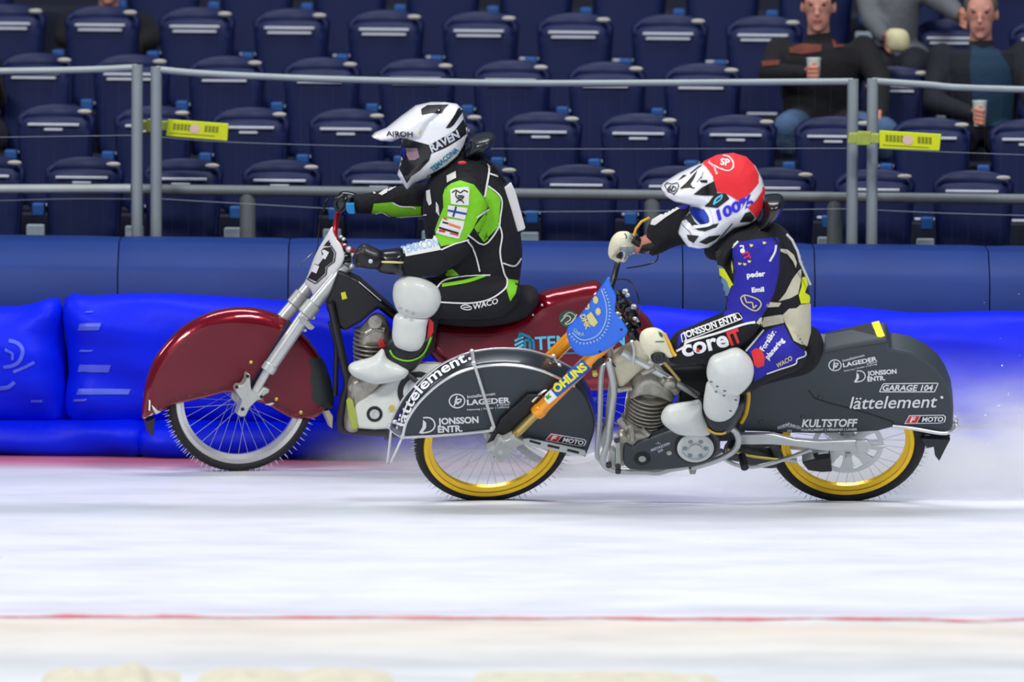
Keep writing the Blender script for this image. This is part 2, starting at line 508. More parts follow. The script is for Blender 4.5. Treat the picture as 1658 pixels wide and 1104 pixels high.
mk('spoke', (170, 174, 180), .5, .3, 0, 0)
mk('cyan_plastic', (0, 140, 205), .4, 0, .2, .05)
mk('amber', (230, 180, 20), .4, 0, .2, .05)
mk('red_metal', (190, 24, 44), .25, .6, .5, .05)
mk('glove_cream', (222, 218, 188), .7, 0, 0, .05, 20, .4, 60)
mk('primary_white', (214, 216, 206), .35, 0, .3, .05, 10)
mk('primary_grey', (58, 64, 70), .4, .2, .3, .05, 10)
mk('skin', (196, 128, 104), .6, 0, 0, .0, 20)
mk('skin_pale', (196, 138, 120), .65, 0, 0, .0, 20)
mk('seat_blue', (9, 25, 72), .5, 0, .0, .06, 6, spec=.35)
mk('glint_print', (200, 206, 218), .4, 0, 0, .04, 10)  # pale grey for the modelled seat glints, also for prints and the glove snap
mk('seat_tag', (190, 186, 176), .4, 0, 0, .1, 30)
mk('seat_bracket', (18, 78, 146), .5, 0, 0, .1, 10)
mk('concrete', (140, 154, 164), .8, 0, 0, .1, 8, .3, 30)
mk('terrace', (14, 20, 44), .8, 0, 0, .15, 3)
mk('galv', (150, 160, 162), .45, .35, 0, .06, 8)
mk('rail_grey', (108, 116, 118), .5, .2, 0, .08, 6)
mk('rail_pale', (168, 176, 174), .5, .2, 0, .08, 6)
mk('wire', (150, 160, 170), .5, .5, 0, 0)
mk('wire_dark', (60, 70, 92), .8, 0, 0, 0)
mk('wall_blue', (8, 48, 120), .55, 0, .0, .12, 2.2, .2, 6, spec=.35)
mk('bag_blue', (0, 30, 232), .5, 0, .0, .14, 2.5, .6, 7, spec=.18)
mk('bag_print', (72, 96, 236), .5, 0, 0, .15, 6)
mk('sign_yellow', (214, 224, 8), .5, 0, 0, .03)
mk('strap_yellow', (160, 172, 70), .5, 0, 0, .1)
mk('sign_ink', (132, 140, 12), .5, 0, 0, 0)
mk('sign_pink', (226, 190, 170), .5, 0, 0, 0)
mk('hoodie', (11, 11, 16), .9, 0, 0, .2, 8, .5, 30)
mk('hoodie_print', (104, 46, 32), .8, 0, 0, .2, 20)
mk('jacket', (9, 14, 28), .85, 0, 0, .2, 8, .4, 30)
mk('teal_shirt', (10, 48, 72), .85, 0, 0, .1, 8, .4, 30)
mk('grey_coat', (92, 96, 100), .85, 0, 0, .15, 8, .4, 30)
mk('hair_brown', (50, 34, 26), .7, 0, 0, .3, 60, .6, 150)
mk('hair_grey', (90, 84, 78), .7, 0, 0, .3, 60, .6, 150)
mk('lip', (160, 92, 82), .5, 0, 0, 0)
mk('denim', (66, 92, 126), .85, 0, 0, .2, 20, .4, 60)
mk('paper_cup', (226, 232, 226), .5, 0, 0, .03)
mk('beige', (196, 192, 150), .8, 0, 0, .15, 12)
mk('snow', (212, 206, 182), .8, 0, 0, .12, 14, .6, 30)
mk('ice_chip', (240, 244, 250), .4, 0, 0, 0)
mk('spike', (215, 216, 220), .4, .3, 0, 0)

# ice floor
ice = bpy.data.materials.new('ice'); ice.use_nodes = True
nt = ice.node_tree; b = nt.nodes['Principled BSDF']; b.inputs['Roughness'].default_value = .42; b.inputs['Specular IOR Level'].default_value = .35
tc = nt.nodes.new('ShaderNodeTexCoord'); mp = nt.nodes.new('ShaderNodeMapping'); mp.inputs['Scale'].default_value = (.6, 1.1, 1)
n1 = nt.nodes.new('ShaderNodeTexNoise'); n1.inputs['Scale'].default_value = 2.6; n1.inputs['Detail'].default_value = 5; n1.inputs['Roughness'].default_value = .55
r1 = nt.nodes.new('ShaderNodeValToRGB'); r1.color_ramp.elements[0].position = .32; r1.color_ramp.elements[0].color = lin((226, 229, 236)); r1.color_ramp.elements[1].position = .58; r1.color_ramp.elements[1].color = lin((242, 244, 251))
nt.links.new(tc.outputs['Object'], mp.inputs[0]); nt.links.new(mp.outputs[0], n1.inputs['Vector']); nt.links.new(n1.outputs[0], r1.inputs[0])
sx = nt.nodes.new('ShaderNodeSeparateXYZ'); nt.links.new(tc.outputs['Object'], sx.inputs[0])
# infield side of the painted line: warm, worn ice
Y_LINE = at_z(829, 1001).y
def ramp_y(elems):
    mr = nt.nodes.new('ShaderNodeMapRange'); mr.inputs[1].default_value = -10; mr.inputs[2].default_value = 6
    wob = nt.nodes.new('ShaderNodeMath'); wob.operation = 'MULTIPLY_ADD'; wob.inputs[1].default_value = .35
    n = nt.nodes.new('ShaderNodeTexNoise'); n.inputs['Scale'].default_value = 1.3; n.inputs['Detail'].default_value = 5
    nt.links.new(mp.outputs[0], n.inputs['Vector']); nt.links.new(n.outputs[0], wob.inputs[0]); nt.links.new(sx.outputs[1], wob.inputs[2])
    nt.links.new(wob.outputs[0], mr.inputs[0])
    r = nt.nodes.new('ShaderNodeValToRGB'); r.color_ramp.elements.remove(r.color_ramp.elements[1])
    for i, (y, v) in enumerate(elems):
        p = (y + .175 + 10) / 16
        e = r.color_ramp.elements[0] if i == 0 else r.color_ramp.elements.new(p)
        e.position = p; e.color = (v if isinstance(v, tuple) else (v, v, v, 1))
    nt.links.new(mr.outputs[0], r.inputs[0]); return r
def yy(py): return at_z(829, py).y
W1 = (1, 1, 1, 1)
rr = ramp_y([(yy(1104), lin((243, 243, 238))), (yy(1085), lin((243, 243, 238))), (yy(1075), lin((225, 225, 222))), (yy(1050), lin((250, 246, 232))), (yy(1012), lin((252, 238, 216))),
             (yy(1001) , lin((248, 244, 236))), (yy(998), W1), (yy(992), lin((232, 232, 234))), (yy(975), W1), (yy(845), W1), (yy(832), lin((226, 229, 228))), (yy(824), lin((214, 218, 216))), (yy(815), lin((246, 246, 248))),
             (yy(790), lin((244, 244, 248))), (yy(775), lin((226, 228, 226))), (yy(764), lin((235, 230, 230))), (yy(757), lin((226, 168, 172))), (yy(748), lin((205, 110, 120)))])
mm = nt.nodes.new('ShaderNodeMix'); mm.data_type = 'RGBA'; mm.blend_type = 'MULTIPLY'; mm.inputs[0].default_value = 1
nt.links.new(r1.outputs[0], mm.inputs[6]); nt.links.new(rr.outputs[0], mm.inputs[7])
# red paint flecks
fm = nt.nodes.new('ShaderNodeMapping'); fm.inputs['Scale'].default_value = (3.2, 1.0, 1); nt.links.new(tc.outputs['Object'], fm.inputs[0])
fn = nt.nodes.new('ShaderNodeTexNoise'); fn.inputs['Scale'].default_value = 2.1; fn.inputs['Detail'].default_value = 3; nt.links.new(fm.outputs[0], fn.inputs['Vector'])
fr = nt.nodes.new('ShaderNodeValToRGB'); fr.color_ramp.elements[0].position = .735; fr.color_ramp.elements[0].color = (0, 0, 0, 1); fr.color_ramp.elements[1].position = .79; fr.color_ramp.elements[1].color = (.5, .5, .5, 1)
nt.links.new(fn.outputs[0], fr.inputs[0])
m3 = nt.nodes.new('ShaderNodeMix'); m3.data_type = 'RGBA'; nt.links.new(fr.outputs[0], m3.inputs[0]); nt.links.new(mm.outputs[2], m3.inputs[6]); m3.inputs[7].default_value = lin((230, 90, 100))
nt.links.new(m3.outputs[2], b.inputs['Base Color'])
bp = nt.nodes.new('ShaderNodeBump'); bp.inputs['Strength'].default_value = .18; bp.inputs['Distance'].default_value = .02
nt.links.new(n1.outputs[0], bp.inputs['Height']); nt.links.new(bp.outputs[0], b.inputs['Normal'])
_M['ice'] = ice
# painted line, worn through in places
pl = bpy.data.materials.new('painted_line'); pl.use_nodes = True; nt = pl.node_tree; b = nt.nodes['Principled BSDF']; b.inputs['Roughness'].default_value = .5
tc = nt.nodes.new('ShaderNodeTexCoord'); mp = nt.nodes.new('ShaderNodeMapping'); mp.inputs['Scale'].default_value = (1.0, 3.0, 1)
n1 = nt.nodes.new('ShaderNodeTexNoise'); n1.inputs['Scale'].default_value = 2.5; n1.inputs['Detail'].default_value = 5
r1 = nt.nodes.new('ShaderNodeValToRGB'); r1.color_ramp.elements[0].position = .36; r1.color_ramp.elements[0].color = lin((240, 232, 232)); r1.color_ramp.elements[1].position = .56; r1.color_ramp.elements[1].color = lin((226, 104, 112))
nt.links.new(tc.outputs['Object'], mp.inputs[0]); nt.links.new(mp.outputs[0], n1.inputs['Vector']); nt.links.new(n1.outputs[0], r1.inputs[0]); nt.links.new(r1.outputs[0], b.inputs['Base Color'])
_M['painted_line'] = pl
# ------------------------------------------------------------------ setting: ice, barrier, terrace
YAW = -5.5
def row_y(Y0, X): return Y0 + X * math.tan(math.radians(YAW))
WALLB = at_z(829, 752)                   # foot of the barrier, mid picture
Yb = WALLB.y + .25
mb = MB(); mb.add([(-16, -14, 0), (16, -14, 0), (16, Yb + 2, 0), (-16, Yb + 2, 0)], [(0, 1, 2, 3)])
tag(mb.build('floor', 'ice', smooth=False), kind='structure')
# worn red line painted across the ice, its edges wandering
mb = MB(); n = 260; r = random.Random(3); top = []; bot = []
for i in range(n + 1):
    px = -840 + i * 3340 / n
    wv = 1.2 * math.sin(i * .21) + .9 * math.sin(i * .47 + 1)
    hw = 1.5 + 1.1 * math.sin(i * .13 + 2) * math.sin(i * .31) + r.random() * 1.0
    y0 = 997 + (px / 1658) * 5 + wv * .5
    p = at_z(px, y0 - hw, .003); q = at_z(px, y0 + hw, .003); top.append(p); bot.append(q)
mb.loft([bot, top])
tag(mb.build('trim_1', 'painted_line', smooth=False), kind='structure')

# padded barrier behind: modules with a sloped top
def wpt(px, py, Y): return at_y(px, py, Y)
def rowpt(px, py, Y0):
    """point on the slanted row plane"""
    d = ray(px, py); k = math.tan(math.radians(YAW))
    t = (Y0 + CAMP.x * k - CAMP.y) / (d.y - k * d.x)
    return CAMP + d * t
YW = Yb + .56
mods = [-420, 193, 468, 780, 1105, 1318, 1600, 2080]
for i in range(len(mods) - 1):
    a, b_ = mods[i], mods[i + 1]
    rings = []
    for j in range(13):
        px = a + 1 + (b_ - a - 2) * j / 12
        ty = 387 + (px / 1658) * 18
        e = .004 if j in (0, 12) else 0
        s_ = math.sin(j / 12 * math.pi) * .004
        P0 = rowpt(px, ty, YW); X = P0.x
        prof = [(.34, 0), (.34, .05), (.30, P0.z), (.0, P0.z), (-.03, P0.z - .008), (-.16, P0.z - .10), (-.19 - s_, P0.z - .14), (-.20 - s_ * 2, P0.z - .35), (-.20 - s_, .02), (-.20, 0)]
        rings.append([Vector((X, P0.y + dy + e, z - (e if z > .05 else 0))) for dy, z in prof])
    mb = MB(); mb.loft(rings)
    mb.add(rings[0], [tuple(range(len(rings[0])))]); mb.add(rings[-1], [tuple(range(len(rings[-1])))[::-1]])
    o = mb.build('barrier_pad', 'wall_blue', auto=60)
    lab = ['',
           'tall blue padded barrier section behind the dark red front mudguard', 'tall blue padded barrier section behind the black and green suited rider',
           'tall blue padded barrier section behind the gap between both riders', 'tall blue padded barrier section behind the rider in blue with red helmet cover',
           'tall blue padded barrier section just behind the grey tail of the near motorcycle', 'tall blue padded barrier section beyond the grey tail, above the thickest ice spray'][i]
    lab = ['tall blue padded barrier section beyond the dark red mudguard, under the shortest fence panel'][0] if i == 0 else lab
    tag(o, lab, 'barrier', 'padded barrier sections')

# bright blue inflatable bags in front
def bag(outline, Yc, T, lab, name='air_bag', R=.16, prints=(), grp='inflatable safety bags'):
    F = Frame((0, Yc, 0), 0, YAW)
    root = empty(name, (F.hit(sum(p[0] for p in outline) / len(outline), outline[0][1]).x, Yc, 0), lab, 'air bag', grp)
    mb = MB(); mb.inflate(F, outline, 0, T, R, step=.05, smooth=3)
    for v in mb.v:
        v += F.n * (.018 * math.sin(v.x * 5.1 + v.z * 3) * math.sin(v.z * 9 + v.x) + .012 * math.sin(v.x * 11 + v.z * 17) + .008 * math.sin(v.z * 40 + v.x * 5))
        if v.z < 0: v.z = 0
    o = mb.build('cover', 'bag_blue', root, auto=0)
    t = [mb.bvh()]
    return root, t
YF = Yb + .05
bags = [
 ([(-380, 498), (-200, 494), (0, 496), (50, 492), (97, 481), (103, 530), (107, 600), (110, 660), (112, 684), (0, 682), (-380, 680)], 'rumpled bright blue inflatable bag with a pale curved print, ahead of the dark red mudguard'),
 ([(104, 484), (150, 478), (250, 474), (360, 480), (450, 486), (560, 492), (640, 498), (645, 600), (640, 686), (500, 686), (300, 684), (118, 684), (112, 600)], 'bright blue inflatable bag directly behind the dark red front mudguard'),
 ([(648, 500), (760, 503), (900, 498), (1030, 494), (1120, 501), (1190, 515), (1200, 600), (1195, 690), (1000, 690), (800, 690), (650, 688)], 'bright blue inflatable bag behind the dark red tail and blue number plate'),
 ([(1203, 505), (1313, 497), (1380, 497), (1470, 506), (1560, 504), (1660, 503), (2040, 508), (2045, 620), (2040, 694), (1500, 692), (1300, 692), (1204, 690)], 'bright blue inflatable bag behind the grey tail, half veiled by ice spray'),
]
bt = []
for ol, lab in bags:
    bt.append(bag(ol, YF, .17, lab))
skirts = [
 ([(-380, 680), (60, 680), (150, 678), (234, 680), (238, 715), (234, 746), (100, 747), (-380, 745)], 'low blue skirt bag on the ice under the bag with the curved print'),
 ([(238, 682), (400, 680), (600, 684), (648, 690), (648, 752), (400, 752), (238, 750)], 'low blue skirt bag on the ice seen through the silver front wheel'),
 ([(650, 690), (900, 690), (1100, 692), (1197, 694), (1197, 757), (900, 757), (650, 755)], 'low blue skirt bag on the ice behind the near engine'),
 ([(1200, 692), (1450, 694), (2040, 696), (2040, 766), (1450, 762), (1200, 760)], 'low blue skirt bag on the ice behind the gold rear wheel'),
]
for ol, lab in skirts:
    bag(ol, YF - .07, .14, lab, 'skirt_bag', .1, grp='low skirt bags')
# pale prints on the bags (arcs of a round emblem and blurred blocks)
mb = MB()
T0 = bt[0][1]
for pts, wd_ in [([(14, 552), (28, 556), (36, 566), (34, 580), (24, 590), (6, 594)], 6), ([(22, 602), (40, 594), (55, 586)], 5), ([(0, 628), (14, 626), (24, 618)], 6), ([(50, 648), (68, 648)], 4),
                ([(8, 566), (20, 572), (20, 582)], 4)]:
    mb.line(pts, wd_, T0, .006)
mb.build('print', 'bag_print', bt[0][0], smooth=False)
mb = MB(); T0 = bt[1][1]
for x, y, w_, h_ in [(130, 524, 34, 10), (132, 566, 20, 3), (130, 590, 50, 12), (128, 630, 84, 9), (122, 646, 20, 3), (140, 505, 12, 2)]:
    mb.patch([(x, y), (x + w_, y), (x + w_ - 4, y + h_), (x - 3, y + h_)], T0, .006, 4)
mb.build('print', 'bag_print', bt[1][0], smooth=False)

# concrete terrace steps under the seats
ROWY = [YW + 1.0 + .78 * k for k in range(6)]
ROWTOP = [(138, 255), (92, 170), (60, 87), (18, 8), (60, -72), (18, -150)]
def row_py(k, px): x0, y0 = ROWTOP[k]; return y0 + .0153 * (px - x0)
zs = []
for k in range(6):
    p = rowpt(829, row_py(k, 829), ROWY[k]); zs.append(p.z)
for k in range(6):
    zt = zs[k] - .50
    mb = MB()
    cx = 0; ax = (Vector((math.cos(math.radians(YAW)), math.sin(math.radians(YAW)), 0)), Vector((-math.sin(math.radians(YAW)), math.cos(math.radians(YAW)), 0)), Vector((0, 0, 1)))
    mb.box(Vector((0, ROWY[k] + .10, (zt - .6) / 2 - .0)), 12, .80, max(zt + .6, .3), ax)
    tag(mb.build('trim_%d' % (k + 2), 'terrace', smooth=False), kind='structure')
mb = MB(); mb.box(Vector((0, ROWY[5] + 1.3, 2.0)), 14, .1, 5, ax)
tag(mb.build('wall_back', 'terrace', smooth=False), kind='structure')

# ------------------------------------------------------------------ tip-up seats
def make_seat(narrow):
    s_ = empty('stadium_seat', (0, 0, 0))
    def rr_poly(w0, w1, y0, y1, crown, n=9):
        pts = []
        for i in range(n): t = -1 + 2 * i / (n - 1); pts.append((t * w1, y1 + crown * (1 - t * t) - (.03 if abs(t) == 1 else 0)))
        pts += [(w0, y0 + .04), (w0 - .04, y0), (-w0 + .04, y0), (-w0, y0 + .04)]
        return pts
    F = Frame((0, 0, 0))
    # backrest: curved shell, top at z=0
    mb = MB(); N = 16; rings = []
    for j in range(12):
        z = -.02 - j / 11 * .46
        hw = .188 - (.03 * ((.02 - .0) / .02) if j == 0 else 0) - .035 * (j / 11)
        ring = []
        for i in range(N + 1):
            t = -1 + 2 * i / N
            zz = z + (.022 * (1 - t * t) if j < 3 else 0) * (3 - j) / 3 - (.02 * abs(t) ** 8 if j == 0 else 0)
            ring.append(Vector((t * hw, -.06 * t * t - .04 * (j / 11) ** 2 + .03, zz)))
        rings.append(ring)
    mb.loft(rings)
    o = mb.build('backrest', 'seat_blue', s_, auto=60)
    sm = o.modifiers.new('s', 'SOLIDIFY'); sm.thickness = .03; sm.offset = 0
    # folded pan in front of the backrest
    mb = MB(); mb.inflate(F, rr_poly(.15, .180, -.50, -.060, .012), .085, .022, .022, step=.03, smooth=0, uvpoly=True)
    for v in mb.v: v.y += .05 * (v.z + .5) * .6 - .02 * math.cos(v.x * 9)
    mb.build('seat_pan', 'seat_blue', s_, auto=60)
    mb = MB(); mb.box((0, -.118, -.088), .25, .02, .013); mb.build('glint_bar', 'glint_print', s_, bevel=.004)  # pale bars standing in for floodlight reflections on the seat ridges
    mb = MB(); mb.box((0, -.118, -.112), .09 if narrow else .22, .02, .012); mb.build('glint_bar', 'glint_print', s_, bevel=.004)
    mb = MB(); mb.ell((.145, -.072, -.026), .034, .008, .011); mb.build('number_tag', 'seat_tag', s_)
    mb = MB(); mb.box((.0, -.135, -.475), .15, .015, .012); mb.build('pan_glint', 'glint_print', s_, bevel=.004)  # pale bar imitating the highlight along the folded pan's bottom
    mb = MB(); mb.box((-.215, -.05, -.245), .06, .07, .06); mb.build('hinge_cover', 'seat_bracket', s_, bevel=.008)
    mb = MB(); mb.box((-.216, -.155, -.405), .085, .04, .19); mb.build('pedestal', 'concrete', s_, bevel=.008)
    return s_
protoW = make_seat(False); protoN = make_seat(True)
used = set()
rowname = ['lowest', 'second', 'third', 'fourth', 'fifth', 'topmost']
xs_rows = {0: [138 + 159.8 * k for k in range(-1, 11)], 1: [92 + 157.5 * k for k in range(-1, 11)], 2: [60 + 154 * k for k in range(-1, 12)], 3: [14 + 153 * k for k in range(-1, 12)], 4: [-34 + 150.6 * k for k in range(0, 12)]}
ORD = ['first', 'second', 'third', 'fourth', 'fifth', 'sixth', 'seventh', 'eighth']
HIDDEN = {2: [(-42, 60), (1325, 60), (1588, 60)], 3: [(1452, 70)], 4: [(177, 66)]}      # seats wholly behind a spectator
for k in range(5):
    vis = [px for px in xs_rows[k] if px < 1712 and px > -66 and not any(abs(px - a) < b_ for a, b_ in HIDDEN.get(k, []))]
    for q, px in enumerate(vis):
        narrow = (k == 1) or (k == 0 and px < 700)
        proto = protoN if narrow else protoW
        o = proto if id(proto) not in used else copy_tree(proto)
        used.add(id(proto))
        o.location = rowpt(px, row_py(k, px), ROWY[k]); o.rotation_euler = (0, 0, math.radians(YAW))
        n_ = len(vis)
        where = ('%s from the left end' % ORD[q]) if q < n_ / 2 else ('%s from the right end' % ORD[n_ - 1 - q])
        where = where.replace('first from', 'nearest') if False else where
        tag(o, 'navy tip-up seat, %s of the %s seat row' % (where, rowname[k]), 'seat', 'navy tip-up seats on the terrace, %s row' % rowname[k])

# ------------------------------------------------------------------ barrier fence panels
YP = YW + .42
def fence_panel(lab, x0, x1, ytop, zbot, top_pts, wires, extra=None, sign=None):
    Pc = rowpt((x0 + x1) / 2, 390, YP)
    root = empty('fence_panel', (Pc.x, Pc.y, 0), lab, 'fence', 'temporary fence panels')
    r = .027
    def pt(x, y, d=0): q = rowpt(x, y, YP); q.y += d; return q
    for x, yt in ((x0, top_pts[0][1]), (x1, top_pts[-1][1])):
        if -80 < x < 1740:
            mb = MB(); a = pt(x, yt - 4); b_ = a.copy(); b_.z = .05; mb.tube([b_, a], r, 14); mb.build('post', 'galv', root)
    mb = MB(); mb.tube([pt(x, y, -.0) for x, y in catmull(top_pts, 5, False)], .017, 10); mb.build('top_rail', 'galv', root)
    mb = MB()
    for w_ in wires: mb.tube([pt(x, y) for x, y in catmull(w_, 5, False)], .0016, 5)
    x = x0 + 26; mb.cur = 1
    while x < x1 - 10:
        yt = np.interp(x, [p[0] for p in top_pts], [p[1] for p in top_pts])
        a = pt(x, yt); b_ = a.copy(); b_.z = a.z - 1.2; mb.tube([b_, a], .00025, 3, cap=False)
        x += 26
    mb.build('wire_mesh', ['wire', 'wire_dark'], root)
    return root, pt
fp1, _ = fence_panel('grey temporary fence panel holding the paler lower rail, ahead of the dark red mudguard', -900, 222, 0, 0, [(-900, 118), (0, 115), (222, 109)],
            [[(-60, 223), (215, 219)], [(-60, 327), (100, 322), (215, 322)]])
mb = MB(); mb.tube([rowpt(-200, 306, YP), rowpt(212, 305, YP)], .021, 12); mb.build('lower_rail', 'rail_pale', fp1)
fp2, _ = fence_panel('long grey temporary fence panel spanning behind both riders', 253, 1381, 0, 0, [(253, 112), (330, 119), (500, 127), (700, 132), (900, 135), (1381, 132)],
            [[(262, 222), (370, 230), (600, 237), (850, 241), (1380, 240)], [(262, 322), (400, 330), (600, 340), (850, 343), (1380, 338)]])
fp3, _ = fence_panel('grey temporary fence panel in front of the two cup holding spectators', 1413, 2500, 0, 0, [(1413, 131), (1500, 137), (1658, 145), (2500, 160)],
            [[(1420, 240), (1530, 246), (1700, 252)], [(1420, 340), (1530, 345), (1700, 350)]])
def yellow_sign(poly, lab, strap, hug):
    F = Frame((0, rowpt(poly[0][0], poly[0][1], YP - .05).y, 0), 0, YAW)
    c = F.hit(sum(p[0] for p in poly) / 4, sum(p[1] for p in poly) / 4)
    root = empty('warning_sign', c, lab, 'sign', 'yellow tags on the fence')
    mb = MB(); mb.prism(F, poly, 0, -.006, .006); mb.build('plate', 'sign_yellow', root, smooth=False, bevel=.003)
    (x0, y0), (x1, y1), (x2, y2), (x3, y3) = poly
    def q(u, v): return (x0 + (x1 - x0) * u + (x3 - x0) * v, y0 + (y1 - y0) * u + (y3 - y0) * v)
    mb = MB()
    T = F_target(F, .007)
    for u in (.1, .16, .22, .28, .34, .62, .68, .74, .80): mb.patch([q(u, .22), q(u + .045, .22), q(u + .035 + .01, .6), q(u, .6)], T, .001, 6)
    mb.patch([q(.05, .78), q(.8, .78), q(.8, .83), q(.05, .83)], T, .001, 6)
    mb.build('lettering', 'sign_ink', root, smooth=False)
    mb = MB(); mb.patch([q(.46 + .09 * math.cos(a), .45 + .26 * math.sin(a)) for a in [i * math.pi / 8 for i in range(16)]], T, .002, 6)
    mb.build('emblem', 'sign_pink', root, smooth=False)
    mb = MB(); mb.prism(F, strap, 0, -.09, -.0); mb.prism(F, [(strap[0][0] + 14, strap[0][1] - 3), (strap[1][0] - 14, strap[1][1] - 3), (strap[2][0] - 14, strap[2][1] + 3), (strap[3][0] + 14, strap[3][1] + 3)], 0, -.07, .004)
    mb.build('clamp', 'strap_yellow', root, smooth=False, bevel=.004)
yellow_sign([(272, 193), (370, 200), (368, 228), (269, 220)], 'yellow tag clamped to the paired posts over the dark red mudguard', [(224, 196), (272, 197), (271, 211), (222, 211)], 0)
yellow_sign([(1424, 211), (1524, 217), (1521, 244), (1424, 240)], 'yellow tag clamped to the paired posts under the spectators', [(1374, 216), (1424, 217), (1424, 232), (1372, 232)], 0)
# thick stand railing behind the fence
YR = YP + .22
rail = empty('stand_railing', rowpt(829, 318, YR), 'thick grey stand railing running behind the whole fence at seat height', 'railing')
mb = MB(); mb.tube([rowpt(x, 304 + x * .0112, YR) for x in range(200, 2060, 60)], .025, 12); mb.build('rail', 'rail_grey', rail)
for x in (401, 1056, 1352):
    mb = MB(); a = rowpt(x, 304 + x * .0112, YR + .02); b_ = a.copy(); b_.z = .2; mb.tube([b_, a], .038, 14); mb.build('post', 'rail_grey', rail)
# ------------------------------------------------------------------ shared motorcycle pieces
def text_path(mb, txt, path, h, targets, off=.004, bold=0.0, shear=0.0):
    vs, fs = text_mesh(txt, bold, shear)
    x0 = min(v[0] for v in vs); x1 = max(v[0] for v in vs)
    p = np.array(resample(catmull(path, 8, False), 200)); t = np.gradient(p, axis=0); t /= np.linalg.norm(t, axis=1)[:, None]
    q = []
    for x, y in vs:
        k = (x - x0) / (x1 - x0) * 199; i = min(int(k), 198); f = k - i
        c = p[i] * (1 - f) + p[i + 1] * f; tt = t[i] * (1 - f) + t[i + 1] * f
        q.append(tuple(c + np.array([tt[1], -tt[0]]) * h * y / .70))
    mb.put(q, fs, targets, off, max(2.0, h * .2))

def wheel(F, u, v, root, rim_mat, R=.345, spikes=True, t=.040, rd=.030):
    c = F.P(u, v); n = F.n; x0 = F.e1; q = R - t
    mb = MB(); prof = []
    for k in range(17):
        a = math.radians(-112 + 224 * k / 16)
        prof.append((R - t * .6 + t * .6 * math.cos(a), .032 * math.sin(a)))
    prof += [(q, .022), (q, -.022)]
    mb.lathe(c, n, prof, 96, True, x0)
    # tread grooves
    o = mb.build('wheel', 'tyre', root, auto=60)
    mb = MB()
    mb.lathe(c, n, [(q + .005, -.024), (q + .005, .024), (q, .029), (q - rd * .45, .025), (q - rd * .5, .018), (q - rd, .010), (q - rd, -.010), (q - rd * .5, -.018), (q - rd * .45, -.025), (q, -.029)], 96, True, x0)
    mb.build('rim', rim_mat, o, auto=25)
    mb = MB(); N = 36
    for k in range(N):
        side = 1 if k % 2 else -1
        a = 2 * math.pi * k / N; a2 = a + (.9 if (k // 2) % 2 else -.9)
        p0 = c + (F.e1 * math.cos(a) + F.e2 * math.sin(a)) * (q - rd * .8)
        p1 = c + (F.e1 * math.cos(a2) + F.e2 * math.sin(a2)) * .030 + n * side * .032
        mb.tube([p0, p1], .0010, 5, cap=False)
    mb.build('spokes', 'spoke', o)
    mb = MB(); mb.lathe(c, n, [(.012, -.06), (.028, -.055), (.034, -.04), (.034, -.03), (.02, -.025), (.02, .025), (.034, .03), (.034, .04), (.028, .055), (.012, .06)], 32, False, x0)
    mb.build('hub', 'alloy', o, auto=30)
    if spikes:
        mb = MB(); N = 84
        for k in range(N):
            a = 2 * math.pi * k / N
            for w in ((-.018, .018) if k % 2 else (-.006, .026)):
                d = (F.e1 * math.cos(a) + F.e2 * math.sin(a)) + n * (w * 6); d.normalize()
                p = c + (F.e1 * math.cos(a) + F.e2 * math.sin(a)) * (R - .004) + n * w
                mb.tube([p, p + d * .012, p + d * .024], [.0020, .0017, .0005], 5, cap=False)
        tag(mb.build('spikes', 'spike', o), kind='stuff')
    return o

def tb(F, pts, w):
    """points traced in pixels; w may be one offset or one per point"""
    ws = w if isinstance(w, (list, tuple)) else [w] * len(pts)
    return [F.hit(x, y, q) for (x, y), q in zip(pts, ws)]
def ctb(F, pts, w, n=6):
    ws = w if isinstance(w, (list, tuple)) else [w] * len(pts)
    return [F.hit(x, y, q) for x, y, q in catmull([(a, b, c) for (a, b), c in zip(pts, ws)], n, False)]
PXM = 1 / 368.0

# ================================================================== far motorcycle (dark red)
C2 = at_z(385, 762)
F2 = Frame(C2, 8, 2)
F2s = Frame(C2, 8, 16)
bike2 = empty('motorcycle', C2, 'dark red ice racing motorcycle with white race number three, silver front rim and spiked tyres', 'motorcycle')
B = bike2
u2, _ = F2s.uv(387, 700)
wheel(F2s, u2, .345, B, 'chrome', rd=.038)
ur, _ = F2.uv(925, 700)
wheel(F2, ur, .345, B, 'chrome')
# front mudguard
ol = Z([(92, 790), (96, 700), (112, 600), (150, 500), (215, 410), (300, 330), (400, 275), (500, 245), (600, 236), (700, 250), (800, 290), (890, 365), (960, 450), (1005, 530), (1030, 610), (1045, 680), (1035, 740), (1000, 742), (950, 785), (850, 792), (790, 765), (720, 725), (700, 715), (640, 700), (530, 658), (400, 685), (260, 718), (190, 750), (130, 775)], 1)
mb = MB(); mb.inflate(F2s, ol, 0, .062, .068, step=.014, smooth=3)
mg = mb.build('mudguard', 'red_paint', B, auto=0)
T = [mb.bvh()]
mb = MB(); mb.patch(Z([(112, 770), (125, 690), (150, 600), (200, 500), (270, 415), (360, 352), (460, 322), (560, 315), (680, 325), (780, 352), (860, 405), (920, 470), (965, 545), (990, 620), (1000, 690), (975, 735), (940, 772), (850, 780), (790, 752), (720, 712), (640, 690), (530, 648), (400, 675), (260, 706), (170, 745)], 1), T, .0012, 5, smooth=3)
mb.build('side_face', 'red_panel', mg)
mb = MB(); mb.patch(Z([(930, 485), (985, 492), (1018, 560), (1035, 640), (1042, 690), (1030, 738), (1000, 738), (985, 735), (950, 712), (930, 680), (942, 640), (922, 600), (936, 560), (920, 520)], 1), T, .003, 3)
mb.build('bare_patch', 'worn_black', mg)
mb = MB()
for x, y in [(632, 510), (758, 692), (880, 757), (84, 668)]:
    p = project(*Z([(x, y)], 1)[0], T, .002)
    if p: mb.ell(p, .009, .006, .009)
mb.build('rivets', 'brass', mg)
